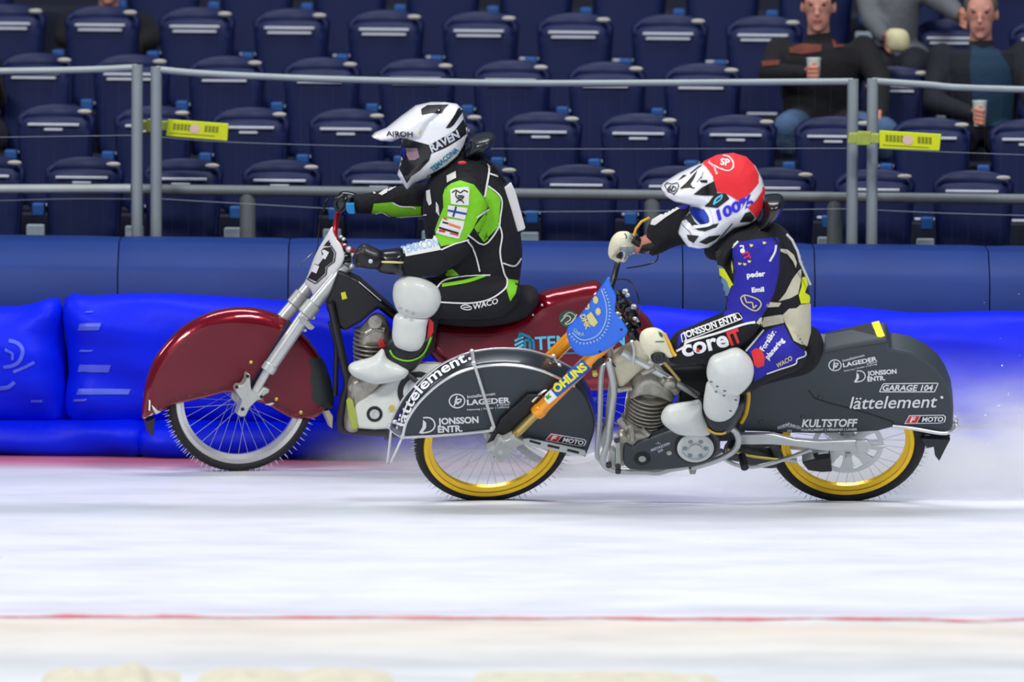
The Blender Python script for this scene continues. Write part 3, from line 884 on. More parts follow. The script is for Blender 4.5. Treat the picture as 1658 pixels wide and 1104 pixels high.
mb = MB(); mb.patch(Z([(96, 790), (130, 772), (150, 770), (120, 785), (105, 800)], 1), T, .004); mb.patch(Z([(140, 720), (165, 745), (185, 752), (160, 765), (150, 750)], 1), T, .004)
mb.patch(Z([(128, 695), (136, 700), (134, 750), (126, 748)], 1), T, .004); mb.patch(Z([(700, 715), (740, 706), (750, 712), (730, 722)], 1), T, .004)
mb.build('chips', 'white_cloth', mg)
mb = MB(); mb.prism(F2s, Z([(108, 795), (145, 775), (136, 868), (126, 862)], 1), 0, -.05, .05); mb.build('mudflap', 'black', B, bevel=.003)
mb = MB(); mb.prism(F2s, Z([(985, 742), (1010, 738), (1030, 770), (1025, 832), (1012, 800), (1000, 775)], 1), 0, -.04, .04); mb.build('mudflap', 'cream_cloth', B, bevel=.003)
# forks
for w, pts, mat in ((.105, [(409, 641), (433, 600), (500, 502), (560, 431)], 'silver'), (-.105, [(372, 612), (420, 560), (482, 487), (530, 428)], 'silver')):
    P = tb(F2s, pts, w)
    mb = MB(); mb.tube(P[:2], .019, 16); mb.tube([P[1], P[2], P[3]], [.031, .031, .031], 20)
    mb.lathe(P[1], P[2] - P[1], [(.031, -.004), (.034, 0), (.034, .03), (.031, .034)], 24)
    f = mb.build('fork_leg', mat, B, auto=30)
    mb = MB(); mb.lathe(P[2], P[3] - P[2], [(.032, -.03), (.039, -.025), (.039, .035), (.032, .04)], 24)
    mb.build('collar', 'alloy', f, auto=30)
mb = MB(); mb.prism(F2s, Z([(865, 285), (885, 280), (950, 335), (935, 350), (915, 345)], 1), .14, .13, .145); mb.build('bracket', 'alloy', B, bevel=.003)
mb = MB()
for c, r in [((486, 525), .014), ((497, 520), .010), ((505, 512), .012), ((492, 533), .009)]:
    mb.lathe(F2s.hit(c[0], c[1], .10), F2s.n, [(r * .6, -.03), (r, -.026), (r, .02), (r * .7, .028)], 12)
mb.build('fork_bolts', 'silver', B, auto=30)
mb = MB(); mb.prism(F2s, Z([(150, 390), (205, 425), (250, 365), (305, 380), (300, 410), (252, 438), (245, 470), (190, 480), (130, 540), (90, 620), (45, 628), (10, 600), (40, 530), (60, 480), (5, 400), (0, 370), (20, 345), (65, 345), (95, 300), (105, 240), (130, 245), (135, 330), (140, 380)], 15), .115, .075, .135)
cl = mb.build('axle_clamp', 'alloy', B, bevel=.006)
mb = MB()
for c in [(18, 367), (70, 565), (115, 270), (240, 455)]:
    q = Z([c], 15)[0]; mb.lathe(F2s.hit(q[0], q[1], .136), F2s.n, [(.0, 0), (.008, 0), (.008, .002), (.0, .002)], 14)
mb.build('bolt_holes', 'ink', cl)
mb = MB(); mb.lathe(F2s.P(u2, .345, 0), F2s.n, [(.0, -.13), (.012, -.13), (.012, .13), (0, .13)], 16); mb.build('axle', 'silver', B)
# dark navy tube behind the near fork leg
mb = MB(); mb.tube(tb(F2s, [(404, 628), (440, 566), (470, 520)], .055), .012, 8); mb.build('navy_tube', 'navy_cloth', B)
# number plate, turned toward the riders' way ahead
FN = Frame(F2s.hit(520, 430, .06), 12, -38)
npoly = Z([(430, 495), (438, 560), (470, 640), (505, 690), (535, 780), (540, 850), (510, 930), (470, 1000), (420, 1090)], 13) + [(528, 474), (521, 480), (508, 482), (503, 470), (495, 464), (490, 458)] + Z([(180, 1000), (240, 850), (320, 690), (385, 580)], 13)
mb = MB(); mb.inflate(FN, npoly, 0, .012, .02, Tb=.006, step=.012, smooth=2)
for v in mb.v:
    d = (v - FN.o); uu = d.dot(FN.e1); v -= FN.n * (uu * uu * 1.2)
npl = mb.build('number_plate', 'plate_white', B, auto=0); T = [mb.bvh()]
mb = MB(); mb.line(Z([(345, 555), (385, 615), (376, 692), (312, 740), (308, 800), (215, 880), (142, 835)], 18), 1.6, T, .003, 0)
mb.patch(Z([(285, 560), (315, 520), (345, 535), (338, 562)], 18), T, .002, 3)
blk = Z([(262, 600), (285, 575), (345, 568), (372, 620), (362, 690), (300, 738), (298, 790), (222, 862), (150, 830), (188, 770), (205, 712), (240, 720), (262, 690), (280, 665)], 18)
mb.patch(blk, T, .002, 3)
mb.build('race_number', 'ink', npl, smooth=False)
mb = MB(); mb.patch(Z([(268, 600), (290, 588), (332, 612), (300, 672), (268, 655), (285, 625)], 18), T, .004, 2); mb.patch(Z([(205, 712), (250, 730), (225, 792), (188, 775)], 18), T, .004, 2)
mb.build('number_counter', 'white', npl, smooth=False)
mb = MB(); mb.patch([(531, 390), (533, 388), (534, 391), (532, 392)], T, .003, 2); mb.build('sticker', 'ink_green', npl, smooth=False)
# handlebar
mb = MB(); mb.tube(ctb(F2s, [(546, 398), (542, 380), (544, 362), (549, 342), (556, 334), (580, 330)], [-.03, -.06, -.12, -.2, -.26, -.36]), .0135, 12)
mb.tube(ctb(F2s, [(548, 392), (562, 402), (585, 410), (618, 420)], [.0, .08, .24, .40]), .0125, 12)
hb = mb.build('handlebar', 'red_metal', B)
mb = MB(); mb.tube(tb(F2s, [(552, 408), (552, 388)], .0), .03, 12); mb.tube(tb(F2s, [(538, 420), (566, 416)], [.1, .1]), .03, 12); mb.box(F2s.hit(556, 412, 0), .06, .2, .05)
mb.build('handlebar_clamp', 'black_gloss', B, auto=40)
mb = MB(); mb.tube(ctb(F2s, [(531, 322), (526, 330), (524, 342)], -.24), [.008, .006, .004] + [.004] * 10 if 0 else .006, 8)
mb.tube(ctb(F2s, [(524, 342), (518, 360), (514, 400), (506, 440)], -.2), .0025, 6); mb.tube(ctb(F2s, [(541, 398), (520, 402), (500, 415), (484, 432)], .0), .0025, 6)
mb.build('cables', 'black_gloss', B)
mb = MB()
for x, y, r, w in [(565, 404, .016, .12), (572, 412, .012, .16), (560, 425, .018, .1), (568, 432, .016, .1), (558, 398, .012, .05), (582, 425, .02, .2), (552, 384, .010, 0), (556, 388, .012, 0)]:
    mb.ell(F2s.hit(x, y, w), r, r * 1.4, r)
mb.build('levers', 'silver', B)
# black frame, airbox and tubes
mb = MB(); mb.prism(F2, [(548, 438), (583, 455), (640, 505), (612, 500), (585, 522), (558, 537), (538, 522), (527, 496)], .06, -.06, .06); ab = mb.build('airbox', 'black', B, bevel=.015)
mb = MB(); mb.prism(F2, [(552, 474), (559, 472), (562, 483), (554, 485)], .061, .0605, .063); mb.build('sticker', 'sticker_yellow', ab)
mb = MB(); mb.tube(tb(F2, [(581, 456), (617, 487)], .07), .0022, 6); mb.build('edge_strip', 'white', ab)
mb = MB()
for w in (-.07, .07): mb.tube(ctb(F2, [(536, 490), (546, 540), (557, 590), (563, 620), (556, 650), (552, 690), (570, 697), (630, 701), (690, 700)], w), .019, 12)
mb.tube(tb(F2, [(535, 520), (545, 560), (543, 640)], -.02), .012, 10)
mb.tube(ctb(F2, [(560, 445), (600, 480), (650, 520), (700, 570)], 0), .022, 12)
mb.tube(ctb(F2, [(700, 560), (720, 610), (700, 690)], 0), .02, 12)
mb.build('frame', 'black', B)
# engine
def engine(F, cyl_top, cyl_bot, rad, nf, B, w=0, mats='engine'):
    a = F.hit(*cyl_bot, w); b = F.hit(*cyl_top, w); ax = (b - a); L = ax.length; prof = []
    for k in range(nf):
        h = L * k / nf; s_ = L / nf
        q = rad * (.92 + .08 * math.sin(math.pi * k / nf))
        prof += [(rad * .55, h), (q, h + s_ * .10), (q + .001, h + s_ * .22), (q, h + s_ * .34), (rad * .55, h + s_ * .44)]
    prof += [(rad * .55, L)]
    mb = MB(); mb.lathe(a, ax, prof, 40)
    return mb.build('cylinder', mats, B, auto=25)
engine(F2, (603, 528), (600, 586), .085, 8, B, .02)
mb = MB(); mb.inflate(F2, Z([(325, 385), (385, 325), (440, 330), (480, 385), (495, 480), (470, 520), (400, 515), (300, 510), (300, 430)], 2), .03, .08, .04, step=.012); mb.lathe(F2.hit(607, 520, .11), F2.n, [(.0, 0), (.02, 0), (.03, .01), (.03, .02), (.0, .024)], 20)
mb.tube(tb(F2, [(592, 540), (606, 532), (622, 535)], .1), .014, 10)
mb.build('cylinder_head', 'engine', B, auto=50)
mb = MB(); mb.inflate(F2, [(568, 606), (617, 600), (622, 622), (600, 650), (582, 660), (582, 694), (557, 691), (562, 637)], .06, .09, .03, step=.012)
mb.lathe(F2.hit(572, 625, .1), F2.n, [(0, 0), (.026, 0), (.026, .03), (.02, .04), (0, .04)], 20); mb.tube(tb(F2, [(590, 610), (600, 590)], .12), .013, 10)
mb.build('crankcase', 'engine', B, auto=50)
mb = MB(); mb.prism(F2, Z([(415, 480), (445, 480), (465, 520), (420, 530)], 2), .12, .10, .13); mb.build('carburettor_cap', 'sticker_red', B, bevel=.004)
mb = MB(); mb.prism(F2, Z([(275, 865), (340, 822), (450, 740), (555, 690), (620, 628), (700, 618), (790, 622), (815, 660), (800, 760), (720, 900), (530, 960), (485, 1005), (300, 1003), (268, 950)], 2), .15, .11, .17, smooth=2)
pc = mb.build('primary_cover', 'primary_white', B, bevel=.012, seg=4)
def disc(F, px, py, w, prof, name, mat, parent, seg=40):
    mb = MB(); mb.lathe(F.hit(px, py, w), F.n, prof, seg); return mb.build(name, mat, parent, auto=25)
disc(F2, 606.5, 670, .17, [(0, -.005), (.036, -.005), (.036, .003), (0, .003)], 'sprocket_ring', 'black', pc)
disc(F2, 606.5, 670, .17, [(0, 0), (.022, 0), (.022, .008), (.014, .01), (0, .004)], 'sprocket_hub', 'silver', pc)
disc(F2, 634.5, 660.5, .17, [(0, 0), (.014, 0), (.014, .006), (0, .006)], 'plug', 'brass', pc)
disc(F2, 677, 634, .17, [(0, -.005), (.093, -.005), (.093, .004), (0, .004)], 'clutch_ring', 'black', pc)
disc(F2, 677, 634, .172, [(0, 0), (.066, 0), (.068, .012), (.05, .02), (.046, .012), (.02, .012), (.018, .022), (0, .022)], 'clutch', 'silver', pc)
mb = MB(); mb.prism(F2, Z([(222, 840), (262, 838), (292, 985), (285, 1008), (262, 1010), (250, 985)], 2), .17, .16, .18, smooth=2); mb.build('engine_bracket', 'strap_yellow', B, bevel=.004)
mb = MB(); mb.tube(tb(F2, [(620, 640), (632, 704), (624, 712)], .12), .01, 8); mb.tube(tb(F2, [(600, 590), (660, 605), (700, 640)], .2), .012, 8); mb.build('footrest', 'black', B)
# dark red tail unit and seat
tl = [(696, 514), (740, 516), (800, 516), (845, 503), (868, 488), (876, 472), (920, 462), (960, 454), (973, 458), (985, 470), (1020, 488), (1050, 514), (1066, 545), (1068, 590), (1050, 618), (1000, 631), (900, 634), (860, 634), (760, 618), (715, 592), (690, 565), (688, 540)]
mb = MB(); mb.inflate(F2, tl, 0, .10, .075, step=.016, smooth=2)
tail = mb.build('tail_unit', 'red_paint', B, auto=0); T = [mb.bvh()]
mb = MB(); mb.patch([(700, 540), (745, 545), (800, 545), (850, 530), (880, 500), (960, 478), (1000, 500), (1040, 540), (1044, 590), (1030, 605), (900, 616), (770, 602), (722, 575)], T, .0015, 5, smooth=3)
mb.build('side_panel', 'red_panel', tail)
mb = MB(); mb.text('TEMACON', (867, 566), (1012, 558), 21, T, .005, .02)
for k in range(3): mb.line(Z([(668, 548 - k * 30), (700, 530 - k * 30), (730, 512 - k * 26)], 11), 4 - k * .3, T, .005, 0)
mb.build('lettering', 'sky_ink', tail, smooth=False)
mb = MB(); mb.line(Z([(700, 470), (708, 432), (775, 460), (778, 545)], 11), 4.5, T, .005, 0); mb.line(Z([(740, 545), (742, 480), (800, 480), (805, 545)], 11), 4.0, T, .005, 0); mb.line([(869, 573), (935, 571)], 2.5, T, .005, 0)
mb.build('emblem', 'teal', tail, smooth=False)
mb = MB(); mb.patch([(920.5 + 16 * math.cos(a * math.pi / 12), 515.5 + 14.5 * math.sin(a * math.pi / 12)) for a in range(24)], T, .005, 4)
bd = mb.build('badge', 'ink_green', tail, smooth=False)
mb = MB(); mb.line([(908, 520), (918, 510), (924, 516), (914, 524), (924, 522), (934, 508)], 1.8, T, .007, 4); mb.line([(912, 512), (922, 505), (932, 512), (926, 522)], 1.4, T, .007, 4)
mb.build('badge_print', 'cream_cloth', bd, smooth=False)
mb = MB()
for x, y in [(878, 494), (863, 510)]:
    p = project(x, y, T, .001); mb.ell(p, .006, .006, .006)
mb.build('rivets', 'silver', tail)
mb = MB(); mb.inflate(F2, Z([(70, 330), (180, 368), (400, 382), (600, 362), (760, 312), (835, 215), (842, 160), (800, 108), (700, 103), (600, 150), (400, 170), (200, 180), (100, 230)], 11), 0, .125, .06, step=.014)
mb.build('seat', 'black_cloth', B, auto=0)
# the exhaust and boot-side lime strap are on the rider; chain guard and swing arm behind
mb = MB(); mb.tube(tb(F2, [(700, 650), (925, 640)], .08), .018, 12); mb.tube(tb(F2, [(700, 650), (925, 640)], -.08), .018, 12); mb.build('swing_arm', 'silver', B)
mb = MB(); mb.lathe(F2.P(ur, .345, 0), F2.n, [(.0, -.11), (.012, -.11), (.012, .11), (0, .11)], 16); mb.build('axle', 'silver', B)

# ================================================================== near motorcycle (grey)
C1 = at_z(795, 808)
F1 = Frame(C1, 35, 1)
F1s = Frame(C1, 35, 10)
bike1 = empty('motorcycle', C1, 'grey ice racing motorcycle with gold rims, gold fork and round blue race plate', 'motorcycle')
B = bike1
u1, _ = F1s.uv(797, 712)
wheel(F1s, u1, .345, B, 'gold', rd=.036)
ur, _ = F1.uv(1372, 712)
rw = wheel(F1, ur, .345, B, 'gold', t=.054, rd=.036)
# front mudguard: side plate, outer band between the two rods, far rim
near = Z([(205, 660), (230, 560), (300, 450), (400, 350), (500, 280), (600, 235), (700, 210), (800, 200), (900, 202), (1000, 215), (1100, 240), (1200, 285), (1300, 335), (1370, 410), (1415, 520), (1425, 600), (1400, 690), (1365, 785)], 7)
far = Z([(118, 602), (158, 510), (222, 400), (320, 296), (440, 208), (555, 150), (650, 120), (780, 100), (900, 98), (1010, 108), (1120, 140), (1215, 185), (1310, 240), (1375, 310), (1415, 400), (1430, 500), (1420, 600), (1385, 700)], 7)
low = Z([(1340, 778), (1150, 740), (1000, 700), (900, 640), (780, 622), (600, 640), (400, 655), (260, 668)], 7)
WN = .075; WF = -.055
nN = resample(catmull(near, 5, False), 60); fN = resample(catmull(far, 5, False), 60)
mb = MB(); mb.prism(F1s, nN + low, WN, WN - .012, WN); mg = mb.build('mudguard', 'grey_body', B, bevel=.004)
rings = []
for t in range(7):
    q = t / 6; w = WN - .004 + (WF - WN) * q; rings.append([F1s.hit(a[0] * (1 - q) + b_[0] * q, a[1] * (1 - q) + b_[1] * q, w) for a, b_ in zip(nN, fN)])
bulge = []
for t, rg in enumerate(rings):
    k = math.sin(t / 6 * math.pi) * .007; cc = F1s.P(u1, .345, 0)
    bulge.append([p + (p - cc).normalized() * k for p in rg])
mb = MB(); mb.loft(bulge); band = mb.build('mudguard_top', 'grey_gloss', B, auto=0)
so = band.modifiers.new('s', 'SOLIDIFY'); so.thickness = .004; so.offset = 0
Tband = [MB().loft(bulge).bvh()]
mb = MB(); text_path(mb, 'lättelement', [(659, 691), (665, 668), (678, 645), (699, 622), (726, 602), (757, 586)], 16, Tband, .005, .02)
p = [(761 + 2.5 * math.cos(a), 582 + 2.5 * math.sin(a)) for a in [i * math.pi / 5 for i in range(10)]]; mb.patch(p, Tband, .005, 2)
mb.line([(650, 690), (655, 668), (668, 640), (690, 613), (716, 592), (740, 580)], 1.3, Tband, .005, 4)
mb.build('lettering', 'white', band, smooth=False)
mb = MB()
mb.prism(F1s, fN + [(950, 720), (900, 700), (798, 680), (640, 694)], WF, WF - .01, WF); mb.build('mudguard_inner_side', 'grey_gloss', B, bevel=.003)
r_ = .0065
mb = MB(); mb.tube([F1s.hit(x, y, WN + .004) for x, y in nN[:44]], r_, 8)
mb.tube([F1s.hit(x, y, WF) for x, y in fN[:46]], r_, 8)
mb.tube(tb(F1s, [(630, 692), (640, 701), (652, 708), (700, 706), (750, 702), (797, 697)], [WF, 0, WN + .004, WN + .006, WN + .008, WN + .01]), r_, 8)
mb.tube(ctb(F1s, [(894, 578), (903, 590), (904, 606), (894, 624), (874, 638), (862, 650)], [WF, -.03, 0, .05, .09, .1]), r_, 8)
mb.tube(tb(F1s, [(764, 569), (768, 590), (800, 692)], [WF, WN + .01, WN + .03]), .0075, 8)
mb.tube(tb(F1s, [(633, 697), (627, 750), (633, 748), (650, 710)], [WF, .0, .02, WN]), .0055, 8)
mb.build('guard_rods', 'chrome', B)
mb = MB()
for x, y, w in [(764, 569, WF), (767, 588, WN), (631, 690, WF), (652, 707, WN), (797, 694, WN + .02), (896, 577, WF), (905, 592, -.02)]: mb.ell(F1s.hit(x, y, w), .012, .012, .012)
for x, y, w in [(888, 590, .0), (893, 598, .0), (884, 585, -.02), (640, 683, -.0), (646, 692, .02)]: mb.ell(F1s.hit(x, y, w), .014, .010, .010)
mb.build('rod_clamps', 'silver', B)
TP = F_target(F1s, WN + .001)
mb = MB()
# round monogram and supplier lettering
def ringpts(cx, cy, r, k=.93, n=28, a0=0, a1=2 * math.pi): return [(cx + r * math.cos(a0 + (a1 - a0) * i / n), cy + r * k * math.sin(a0 + (a1 - a0) * i / n)) for i in range(n + 1)]
def lageder(mb, cx, cy, s, TP, tilt=0.0):
    mb.line(ringpts(cx, cy, 12.5 * s, .88), 2 * s, TP, .001, 0)
    def q(x, y): return (cx + (x * math.cos(tilt) - y * math.sin(tilt)) * s, cy + (x * math.sin(tilt) + y * math.cos(tilt)) * s)
    mb.line([q(0, -8), q(-4, 4), q(3, 4)], 2.4 * s, TP, .001, 0); mb.line([q(-5, 8), q(0, -3), q(7, -3), q(5, 2), q(-1, 2)], 2.4 * s, TP, .001, 0)
    mb.text('Installationen', q(17, -4), q(62, -8), 5 * s, TP, .001, .01); mb.text('LAGEDER', q(16, 7), q(86, 5), 8.5 * s, TP, .001, .035)
    mb.text('& Partner', q(64, 10), q(86, 9), 3.4 * s, TP, .001, .01)
    mb.text('Heizung | Sanitär | Lüftung', q(16, 16), q(84, 13), 3 * s, TP, .001, .01)
def jonsson(mb, cx, cy, s, TP, tilt=0.0):
    def q(x, y): return (cx + (x * math.cos(tilt) - y * math.sin(tilt)) * s, cy + (x * math.sin(tilt) + y * math.cos(tilt)) * s)
    mb.line([q(-4, -12), q(6, -12), q(13, -7), q(15, 2), q(8, 10), q(-8, 13)], 2.3 * s, TP, .001, 4)
    mb.patch([q(-4, -9), q(1, -4), q(1, 4), q(-5, 12), q(-11, 13), q(-5, 3)], TP, .001, 4)
    mb.text('JONSSON', q(20, -1), q(86, -4), 10 * s, TP, .001, .04); mb.text('ENTR.', q(20, 12), q(60, 10), 10 * s, TP, .001, .04)
def garage(mb, x0, y0, x1, y1, h, TP):
    mb.text('GARAGE 104', (x0, y0), (x1, y1), h, TP, .001, .03, .25)
def fmoto(mbw, mbr, mbk, x0, y0, x1, y1, h, TP, tilt):
    d = np.array([x1 - x0, y1 - y0]); L = np.linalg.norm(d); d = d / L; u = np.array([d[1], -d[0]])
    def q(a, b): return tuple(np.array([x0, y0]) + d * a + u * b)
    mbw.patch([q(-2, 0), q(6, h), q(L - 4, h), q(L, h * .75), q(L - 2, 2), q(L - 10, 0)], TP, .001, 5)
    mbr.patch([q(0, 1.5), q(7, h - 1.5), q(L * .36, h - 1.5), q(L * .27, 1.5)], TP, .002, 5)
    mbk.patch([q(L * .29, 1.5), q(L * .38, h - 1.5), q(L - 5, h - 1.5), q(L - 2, h * .7), q(L - 4, 2.5), q(L - 10, 1.5)], TP, .002, 5)
    mbw.text('MOTO', q(L * .40, h * .26), q(L * .93, h * .26), h * .52, TP, .003, .04, .2)
    mbw.text('F', q(L * .10, h * .22), q(L * .26, h * .22), h * .58, TP, .003, .05, .3)
lageder(mb, 740, 649, 1.0, TP, -.03)
jonsson(mb, 689, 688, 1.0, TP, .0)
mr, mk_ = MB(), MB()
fmoto(mb, mr, mk_, 884, 713, 948, 724, 13, TP, 0)
mb.build('lettering', 'white', mg, smooth=False); mr.build('sticker_red_field', 'sticker_red', mg, smooth=False); mk_.build('sticker_black_field', 'ink', mg, smooth=False)
# forks
for w in (.115, -.115):
    k = (w - .115)
    sh = (k * .17 / .23 * 0, 0)
    base = F1s.n * (w - .115)
    P = [p + base for p in tb(F1s, [(822, 716), (872, 666), (985, 552), (1016, 520)], .115)]
    mb = MB(); mb.tube(P[:2], .020, 16); f = mb.build('fork_leg', 'fork_tube', B, auto=30)
    mb = MB(); mb.tube([P[1] - (P[1] - P[0]).normalized() * .01, P[2]], .031, 22); mb.lathe(P[1], P[2] - P[1], [(.032, -.014), (.034, -.01), (.034, .02), (.032, .024)], 24); mb.build('outer_tube', 'fork_gold', f, auto=30)
    if w > 0:
        ft = MB().tube([P[1], P[2]], .0315, 40); T = [ft.bvh()]
        def q(a, b): # along, across in px
            p0 = np.array((866, 661.)); p1 = np.array((958, 584.)); d = (p1 - p0); L = np.linalg.norm(d); d /= L; return tuple(p0 + d * a * L + np.array([d[1], -d[0]]) * b)
        mb = MB(); mb.patch([q(.33, -9), q(.33, 11), q(.92, 11), q(.92, -9)], T, .003, 4); s1 = mb.build('sticker_blue', 'sticker_blue', f, smooth=False)
        mb = MB(); mb.patch([q(.18, -9), q(.18, 11), q(.33, 11), q(.33, -9)], T, .003, 4); mb.build('sticker_white', 'white', f, smooth=False)
        mb = MB(); mb.patch([q(.21, -3), q(.21, 9), q(.28, 9), q(.28, -3)], T, .004, 4); mb.build('sticker_green', 'sticker_green', f, smooth=False)
        mb = MB(); mb.text('ÖHLINS', q(.36, -4), q(.9, -4), 11, T, .005, .05); mb.build('lettering', 'sticker_yellow', f, smooth=False)
mb = MB()
for w in (.115, -.115):
    mb.tube([p + F1s.n * (w - .115) for p in tb(F1s, [(984, 553), (1000, 537)], .115)], .034, 18)
mb.tube([F1s.hit(992, 545, .115), F1s.hit(992, 545, .115) - F1s.n * .23], .028, 12)
mb.build('fork_yoke', 'fork_gold', B, auto=40)
mb = MB()
for x, y in ((964, 580), (975, 568)):
    mb.tube([F1s.hit(x, y, .12), F1s.hit(x, y, .12) - F1s.n * .24], .02, 12)
mb.prism(F1s, Z([(420, 890), (480, 860), (560, 870), (540, 910), (470, 960), (440, 990)], 8), .13, .09, .145); mb.build('lower_yoke', 'black', B, bevel=.004)
mb = MB(); mb.lathe(F1s.hit(963, 604, .15), F1s.n, [(0, -.01), (.012, -.01), (.012, .012), (0, .014)], 14); mb.build('fork_bolt', 'brass', B)
mb = MB(); mb.prism(F1s, Z([(738, 725), (790, 700), (815, 655), (845, 668), (870, 660), (905, 640), (950, 665), (975, 672), (970, 690), (935, 700), (865, 775), (835, 803), (808, 800), (790, 765), (755, 750)], 7), .125, .10, .15, smooth=0)
cl = mb.build('axle_clamp', 'alloy', B, bevel=.006)
mb = MB()
for c in [(830, 675), (828, 757), (775, 735), (905, 660)]:
    q_ = Z([c], 7)[0]; mb.lathe(F1s.hit(q_[0], q_[1], .151), F1s.n, [(0, -.004), (.011, -.004), (.011, .003), (.006, .004), (0, .004)], 14)
mb.build('bolts', 'silver', cl, auto=30)
mb = MB(); mb.prism(F1s, Z([(738, 722), (800, 600), (830, 540), (930, 450), (1000, 385), (1085, 385), (1140, 405), (1060, 480), (940, 560), (870, 630), (800, 690), (765, 715)], 7), .09, .078, .10); mb.build('fork_bracket', 'black', B, bevel=.006)
mb = MB(); mb.lathe(F1s.P(u1, .345, 0), F1s.n, [(0, -.15), (.012, -.15), (.012, .13), (0, .13)], 16); mb.build('axle', 'silver', B)
mb = MB(); mb.prism(F1s, Z([(960, 672), (1010, 668), (1370, 745), (1376, 778), (1335, 778), (1000, 715), (962, 705)], 7), .10, .092, .102)
sp = mb.build('slotted_plate', 'silver', B, bevel=.003)
mb = MB()
TPs = F_target(F1s, .1025)
for a, b_ in (((1015, 684), (1085, 703)), ((1130, 713), (1205, 730)), ((1255, 742), (1330, 760))):
    (x0, y0), (x1, y1) = Z([a, b_], 7); mb.line([(x0, y0), (x1, y1)], 3.6, TPs, .001, 0)
mb.build('slots', 'ink', sp, smooth=False)
# round blue race plate, facing forward and to the camera side
FN = Frame(F1s.hit(985, 510, .16), 20, -30)
bp_ = Z([(585, 150), (600, 230), (650, 330), (640, 470), (700, 545), (745, 610), (745, 665), (640, 762), (500, 842), (400, 864), (310, 850), (250, 780), (215, 690), (215, 610), (300, 520), (400, 400), (500, 262)], 8)
mb = MB(); mb.inflate(FN, bp_, 0, .010, .015, Tb=.005, step=.012, smooth=3)
rp = mb.build('race_plate', 'plate_blue', B, auto=0); T = [mb.bvh()]
mb = MB()
mb.line(Z([(520, 265), (560, 380), (568, 500), (540, 600), (480, 680), (390, 715), (320, 705), (260, 650)], 8), 2.0, T, .003, 4)
arc = catmull(Z([(535, 268), (578, 380), (586, 500), (560, 610), (495, 700), (390, 738), (310, 728), (242, 660)], 8), 6, False)
arc = resample(arc, 26)
for i, (x, y) in enumerate(arc):
    a_ = arc[min(i + 1, 25)]; b_ = arc[max(i - 1, 0)]; tx, ty = a_[0] - b_[0], a_[1] - b_[1]; L = math.hypot(tx, ty); tx /= L; ty /= L; nx, ny = -ty, tx
    if (x - 958) * nx + (y - 510) * ny < 0: nx, ny = -nx, -ny
    mb.patch([(x - tx * 2, y - ty * 2), (x + tx * 2, y + ty * 2), (x + nx * 4.5, y + ny * 4.5)], T, .003, 5)
mb.build('cog_print', 'pale', rp, smooth=False)
mb = MB()
mb.text('DMK', Z([(330, 500)], 8)[0], Z([(385, 625)], 8)[0], 8, T, .003, .04)
mb.patch(Z([(385, 500), (430, 465), (490, 560), (455, 600), (420, 580), (400, 540)], 8), T, .003, 3)
for cx, cy in ((470, 360), (492, 462), (392, 415)): mb.patch([(Z([(cx, cy)], 8)[0][0] + (5 if i % 2 else 3.6) * math.cos(i * math.pi / 8), Z([(cx, cy)], 8)[0][1] + (7 if i % 2 else 5.2) * math.sin(i * math.pi / 8)) for i in range(16)], T, .003, 3)
mb.build('plate_print', 'straw', rp, smooth=False)
mb = MB(); text_path(mb, 'GRANA', Z([(265, 630), (310, 675), (370, 680)], 8), 6, T, .003, .02); mb.build('lettering', 'pale', rp, smooth=False)
mb = MB()
for c in ((697, 625), (505, 822)): mb.ell(project(*Z([c], 8)[0], T, .001), .006, .004, .006)
mb.build('plate_bolts', 'ink', rp)
# handlebar and controls
mb = MB(); mb.tube(ctb(F1s, [(1004, 405), (1000, 425), (994, 450), (989, 470), (996, 498), (1012, 520), (1030, 542), (1052, 562), (1078, 582)], [-.36, -.33, -.25, -.16, -.06, .02, .1, .24, .36]), .013, 12)
mb.build('handlebar', 'black', B)
mb = MB()
for x, y, r, w in [(1002, 482, .028, -.04), (1010, 496, .03, 0), (1022, 510, .03, .05), (1030, 522, .022, .08), (1015, 530, .03, .06), (1024, 540, .026, .1)]: mb.lathe(F1s.hit(x, y, w), F1s.e2 + F1s.e1 * (.7 if x % 2 else -.5), [(0, -r), (r * .8, -r), (r, -r * .3), (r * .9, r * .8), (r * .5, r * 1.2), (0, r * 1.2)], 12)
mb.build('control_cluster', 'black_gloss', B)
mb = MB()
for x, y, r, w in [(1012, 472, .016, .0), (1016, 478, .012, .02), (1026, 497, .016, .05), (1001, 508, .012, .1), (1004, 515, .010, .1), (1029, 516, .012, .1), (1033, 520, .008, .1), (1046, 570, .012, .2)]: mb.lathe(F1s.hit(x, y, w), F1s.n * .6 + F1s.e1 * (.5 if x % 2 else -.4) + F1s.e2 * .3, [(0, -r * .8), (r * .7, -r * .8), (r * .8, 0), (r * .5, r * .3), (r * .5, r * .9), (0, r * .9)], 10)
mb.tube(ctb(F1s, [(1023, 552), (1027, 568), (1025, 590)], .2), .007, 8)
mb.build('control_fittings', 'silver', B)
mb = MB(); mb.tube(ctb(F1s, [(998, 452), (1015, 453), (1028, 465), (1035, 490), (1035, 510)], [-.2, -.1, 0, .05, .1]), .0035, 6)
mb.tube(ctb(F1s, [(1014, 434), (1040, 430), (1063, 422), (1064, 405)], [-.3, -.3, -.3, -.3]), .0035, 6)
mb.tube(ctb(F1s, [(985, 583), (1000, 595), (1020, 598), (1034, 596)], .13), .004, 6)
mb.build('cables', 'black', B)
